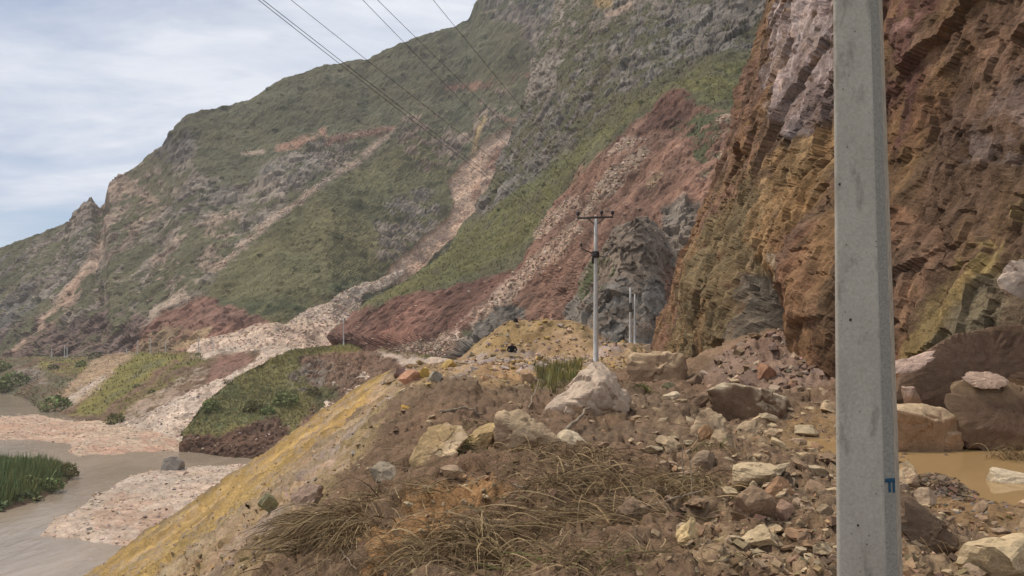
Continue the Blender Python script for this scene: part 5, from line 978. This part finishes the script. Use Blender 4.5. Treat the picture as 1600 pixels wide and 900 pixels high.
V = np.array(rings).reshape(-1, 3) - base; F = [(i * 8 + j, i * 8 + (j + 1) % 8, (i + 1) * 8 + (j + 1) % 8, (i + 1) * 8 + j) for i in range(39) for j in range(8)] + [tuple(range(39 * 8, 40 * 8)), tuple(range(7, -1, -1))]
me = py_mesh("shaft", V, F, False); me.materials.append(M_conc); me.materials.append(M_rough); me.materials.append(M_pinkside)
for i in range(39): me.polygons[i * 8 + 2].material_index = 1; me.polygons[i * 8 + 3].material_index = 2
bv = link("shaft", me, None, pole); bm_ = bv.modifiers.new("soft_edges", 'BEVEL'); bm_.width = 0.006; bm_.segments = 2; bm_.limit_method = 'ANGLE'; bm_.angle_limit = math.radians(20)
def on_pole(edge, u, z):      # a point on face `edge` of the section at height z, 1.5 mm proud
    s_ = section(z, 0.0015); return s_[edge] * (1 - u) + s_[edge + 1] * u - base
def zpix(y): return float(at(1385, y, DP)[2])
def mark(quads, mat, name):
    V, F = [], []
    for e_, u0, u1, y0, y1 in quads:
        k = len(V); V += [on_pole(e_, u0, zpix(y1)), on_pole(e_, u1, zpix(y1)), on_pole(e_, u1, zpix(y0)), on_pole(e_, u0, zpix(y0))]; F.append((k, k + 1, k + 2, k + 3))
    return link(name, py_mesh(name, V, F, False), mat, pole)
mk = mark([(2, 0.05, 0.95, 738, 744), (2, 0.34, 0.56, 743, 759), (2, 0.72, 0.93, 743, 760)], M_blue, "painted_mark"); mk["label"] = "blue painted mark like TI"
hole = []
for u, y, s_ in [(0.09, 291, 4.5), (0.32, 500, 5), (0.42, 813, 4), (0.30, 235, 2.5), (0.55, 60, 2.2), (0.60, 840, 2.5), (0.25, 385, 2.2), (0.70, 520, 2), (0.5, 640, 2)]:
    dz = s_ / FOC * DP * 0.5; c0 = on_pole(1, u, zpix(y)); 
    a = np.linspace(0, 2 * math.pi, 9)[:-1]; hole.append([c0 + ex * math.cos(q) * dz * 0.8 + np.array([0, 0, 1]) * math.sin(q) * dz for q in a])
M_hole = mat_plain("form_hole", (0.05, 0.048, 0.045), 0.95, var=0.3)
for hq in hole: link("form_hole", py_mesh("form_hole", np.array(hq), [tuple(range(8))], False), M_hole, pole)

def far_pole(px, y0, y1, d, wpx, label, lean=0.0, group=None):
    b = at(px, y1, d); t = at(px + lean, y0, d); V, F = tube(np.linspace(0, 1, 6)[:, None] * (t - b)[None], np.linspace(wpx, wpx * 0.62, 6) / FOC * d / 2, 8)
    o = link("utility_pole", None, loc=b, label=label, category="utility pole", group=group); link("shaft", py_mesh("shaft", V, F), M_farconc, o); return o, b, t
def bar(p0, p1, rad, name, mat, parent, loc, sides=6):
    V, F = tube(np.array([p0, p1]) - np.asarray(loc), rad, sides); return link(name, py_mesh(name, V, F), mat, parent)
def insulator(p, s_, parent, loc):
    V, F = tube(np.array([p + np.array([0, 0, z]) for z in (-0.6 * s_, -0.1 * s_, 0, 0.3 * s_, 0.6 * s_, 0.9 * s_, 1.0 * s_)]) - np.asarray(loc), np.array([0.15, 0.15, 0.5, 0.42, 0.52, 0.35, 0.15]) * s_, 8); return link("insulator", py_mesh("insulator", V, F), M_dark, parent)
DF = 40.0
mp_, b, t = far_pole(931, 342, 575, DF, 8.5, "tall pale pole with two crossarms rising behind the white boulder")
arm0, arm1 = at(902, 341, DF), at(958, 339, DF); bar(arm0, arm1, 0.055, "crossarm", M_steel, mp_, b); bar(at(918, 341, DF), at(931, 352, DF), 0.03, "brace", M_steel, mp_, b); bar(at(945, 340, DF), at(931, 352, DF), 0.03, "brace", M_steel, mp_, b)
INS = [at(903, 336, DF), at(940, 334.5, DF), at(957, 334.5, DF)]
for q in INS: insulator(q, 0.2, mp_, b)
lo0, lo1 = at(908, 388, DF), at(930, 398, DF); bar(lo0, lo1, 0.035, "lower_arm", M_steel, mp_, b); bar(lo1, at(945, 402, DF - 0.3), 0.03, "lower_arm", M_steel, mp_, b); bar(at(945, 402, DF - 0.3), at(956, 386, DF - 0.5), 0.03, "lower_arm", M_steel, mp_, b)
V, F = tube(np.array([at(930.6, y, DF) for y in (393, 396, 401, 403)]) - b, np.array([0.2, 0.24, 0.24, 0.2]) * 0.9, 8); link("clamp", py_mesh("clamp", V, F), M_dark, mp_)
bar(at(926, 403, DF - 0.2), at(926.5, 412, DF - 0.2), 0.07, "spool", M_dark, mp_, b)
INS2 = [lo0 + np.array([0, 0, 0.15]), at(930, 392, DF), at(956, 384, DF - 0.5)]
for q in (INS2[0], INS2[2]): insulator(q, 0.14, mp_, b)
p2, b2, t2 = far_pole(985, 449, 540, 92, 4.6, "thinner of the paired distant poles in front of the grey knoll, left one"); p3, b3, t3 = far_pole(992, 460, 540, 98, 3.6, "shorter of the paired distant poles in front of the grey knoll, right one")
bar(t2 + np.array([0, 0, -1.9]), t2 + np.array([0, 0, -3.0]), 0.22, "transformer_box", M_steel, p2, b2)
p4, b4, t4 = far_pole(537, 496, 540, 262, 2.2, "lone pale pole with stay wires on top of the river bluff")
for q in ((552, 536), (566, 540)): bar(t4, at(q[0], q[1], 262), 0.06, "stay_wire", M_wire, p4, b4, 4)
for px, y0, y1, ln, lb in [(310, 527, 549, 0, "brightest pole on the far road where the scree begins"), (334, 541, 542, 0, None), (259, 533, 553, 0, "far road pole second left of the scree"), (235, 528, 553, 0, "far road pole third left of the scree, above the yellow grass"), (215, 532, 554, 0, "faint far road pole fourth left of the scree"),
                           (198, 545, 556, 0, "short far road pole at the top of the bare tan slide"), (105, 543, 558, 0, "right one of two close poles above the yellow grass patch"), (101, 539, 558, 0, "left one of two close poles above the yellow grass patch"), (81, 545, 558, 0, "leftmost faint pole on the far road")]:
    if lb is None: far_pole(334, 525, 544, 338, 1.9, "leaning far road pole half buried by the scree", -4); continue
    d = float(interp(px, [(0, 455), (150, 398), (300, 338), (430, 300)])); far_pole(px, y0, y1, d, 1.9, lb, ln)
# wires strung from behind the camera to the two arms
def wire(px0, d0, end, sag, label, rad=0.008):
    a = at(px0, 0, d0); e_ = np.asarray(end); q_ = (d0 + 12) / (e_[1] - d0); ta = q_ / (1 + q_); a = a + np.array([0, 0, sag * 4 * ta * (1 - ta)]); a2 = a + (a - e_) * ((d0 + 12) / (e_[1] - d0)); t = np.linspace(0, 1, 60)[:, None]; pts = a2 * (1 - t) + e_ * t
    pts[:, 2] -= sag * 4 * (t * (1 - t))[:, 0]; V, F = tube(pts - e_, rad, 5); return link("power_line", py_mesh("power_line", V, F), M_wire, loc=e_, label=label, category="power line", group="power lines strung to the pole")
for px0, d0, en, sg, lb, rd in [(404, 13.0, INS2[0], 0.45, "leftmost reddish power line of the close lower pair", 0.0065), (411, 13.2, INS2[1], 0.45, "right hand line of the close lower pair of power lines", 0.0065), (455, 13.4, INS2[2], 0.5, "single power line just right of the close pair", 0.0055),
                                (567, 14.0, INS[0], 0.35, "left line of the middle pair of power lines", 0.0055), (590, 14.0, INS[1], 0.35, "right line of the middle pair of power lines", 0.0055), (677, 14.4, INS[2], 0.3, "rightmost power line crossing the ridge top", 0.0055)]:
    wire(px0, d0, en, sg, lb, rd)

# person half hidden in the rubble: one continuous body grown on a skeleton
def person():
    fx_, fy_ = 0.0, 44.4; foot = Vector((fx_, fy_, float(h_near(fx_, fy_)))); gzz = foot.z
    J = {'pel': (0, 0, 0.42, .15), 'sp': (0, -.03, 0.60, .155), 'ch': (0, -.06, 0.78, .165), 'nk': (0, -.08, 0.93, .065), 'hd': (0, -.10, 1.03, .10), 'tp': (0, -.10, 1.13, .085),
         'sl': (-.19, -.06, .86, .075), 'el': (-.27, -.16, .62, .055), 'hl': (-.14, -.32, .50, .042), 'sr': (.19, -.06, .86, .075), 'er': (.28, -.14, .62, .055), 'hr': (.15, -.32, .50, .042),
         'hipl': (-.11, -.02, .38, .10), 'knl': (-.16, -.42, .46, .075), 'anl': (-.15, -.36, .06, .05), 'tol': (-.15, -.52, .03, .04), 'hipr': (.11, -.02, .38, .10), 'knr': (.16, -.42, .46, .075), 'anr': (.15, -.36, .06, .05), 'tor': (.15, -.52, .03, .04)}
    E = [('pel', 'sp'), ('sp', 'ch'), ('ch', 'nk'), ('nk', 'hd'), ('hd', 'tp'), ('ch', 'sl'), ('sl', 'el'), ('el', 'hl'), ('ch', 'sr'), ('sr', 'er'), ('er', 'hr'), ('pel', 'hipl'), ('hipl', 'knl'), ('knl', 'anl'), ('anl', 'tol'), ('pel', 'hipr'), ('hipr', 'knr'), ('knr', 'anr'), ('anr', 'tor')]
    ks = list(J); me = bpy.data.meshes.new("person"); me.from_pydata([(J[k][0], J[k][1] - 0.25 * max(0, J[k][2] - 0.5), J[k][2] * (1 if J[k][2] < 0.5 else 0.80) + (0 if J[k][2] < 0.5 else 0.10) - 0.0) for k in ks], [(ks.index(a), ks.index(b)) for a, b in E], []); o = link("person", me, None, loc=(foot.x, foot.y, gzz - 0.05), label="crouching person in black clothes among the yellow rubble", category="person")
    md = o.modifiers.new("skin", 'SKIN'); sv = me.skin_vertices[0].data
    for i, k in enumerate(ks): sv[i].radius = (J[k][3],) * 2
    sv[0].use_root = True; su = o.modifiers.new("sub", 'SUBSURF'); su.levels = 1; su.render_levels = 1
    m = bpy.data.materials.new("black_clothes"); m.use_nodes = True; n = m.node_tree.nodes; l = m.node_tree.links; b_ = n["Principled BSDF"]; b_.inputs['Roughness'].default_value = 0.9
    tcd = n.new("ShaderNodeTexCoord"); sp_ = n.new("ShaderNodeSeparateXYZ"); l.new(tcd.outputs['Object'], sp_.inputs[0]); r = n.new("ShaderNodeValToRGB"); r.color_ramp.interpolation = 'CONSTANT'
    r.color_ramp.elements[0].position = 0; r.color_ramp.elements[0].color = (0.012, 0.013, 0.014, 1); e1 = r.color_ramp.elements[1]; e1.position = 0.84; e1.color = (0.28, 0.17, 0.12, 1); e2 = r.color_ramp.elements.new(0.93); e2.color = (0.02, 0.017, 0.015, 1)
    l.new(sp_.outputs[2], r.inputs[0]); l.new(r.outputs[0], b_.inputs['Base Color']); me.materials.append(m); return o
person()

# ---- thin haze over the valley
M_haze = bpy.data.materials.new("thin_haze"); M_haze.use_nodes = True; n = M_haze.node_tree.nodes; n.clear(); o_ = n.new("ShaderNodeOutputMaterial"); v_ = n.new("ShaderNodeVolumePrincipled")
v_.inputs['Color'].default_value = (0.93, 0.95, 1.0, 1); v_.inputs['Density'].default_value = 0.00013; M_haze.node_tree.links.new(v_.outputs[0], o_.inputs[1])
bx0, bx1 = np.array((-1700, -500, -33.0)), np.array((1300, 1500, 560.0))
V = np.array([[(bx0, bx1)[i][0], (bx0, bx1)[j][1], (bx0, bx1)[k][2]] for i in (0, 1) for j in (0, 1) for k in (0, 1)])
link("haze", py_mesh("haze", V, [(0, 1, 3, 2), (4, 6, 7, 5), (0, 4, 5, 1), (2, 3, 7, 6), (0, 2, 6, 4), (1, 5, 7, 3)], False), M_haze, kind="stuff")

# ---- look-alikes named alike: tell them apart by their order from the left
same = {}
for o in list(COL.objects):
    if o.parent is None and o.get("label") and o.get("category") in ("stone", "shrub"): same.setdefault(o["label"], []).append(o)
ORD = ["first", "second", "third", "fourth", "fifth", "sixth", "seventh"]
for lb, os_ in same.items():
    if len(os_) > 1:
        os_.sort(key=lambda o: float(proj(np.array(o.location))[0]))
        for k, o in enumerate(os_): o["label"] = (f"{lb}, {'left' if k == 0 else 'right'} one" if len(os_) == 2 else f"{lb}, {ORD[k]} from left")
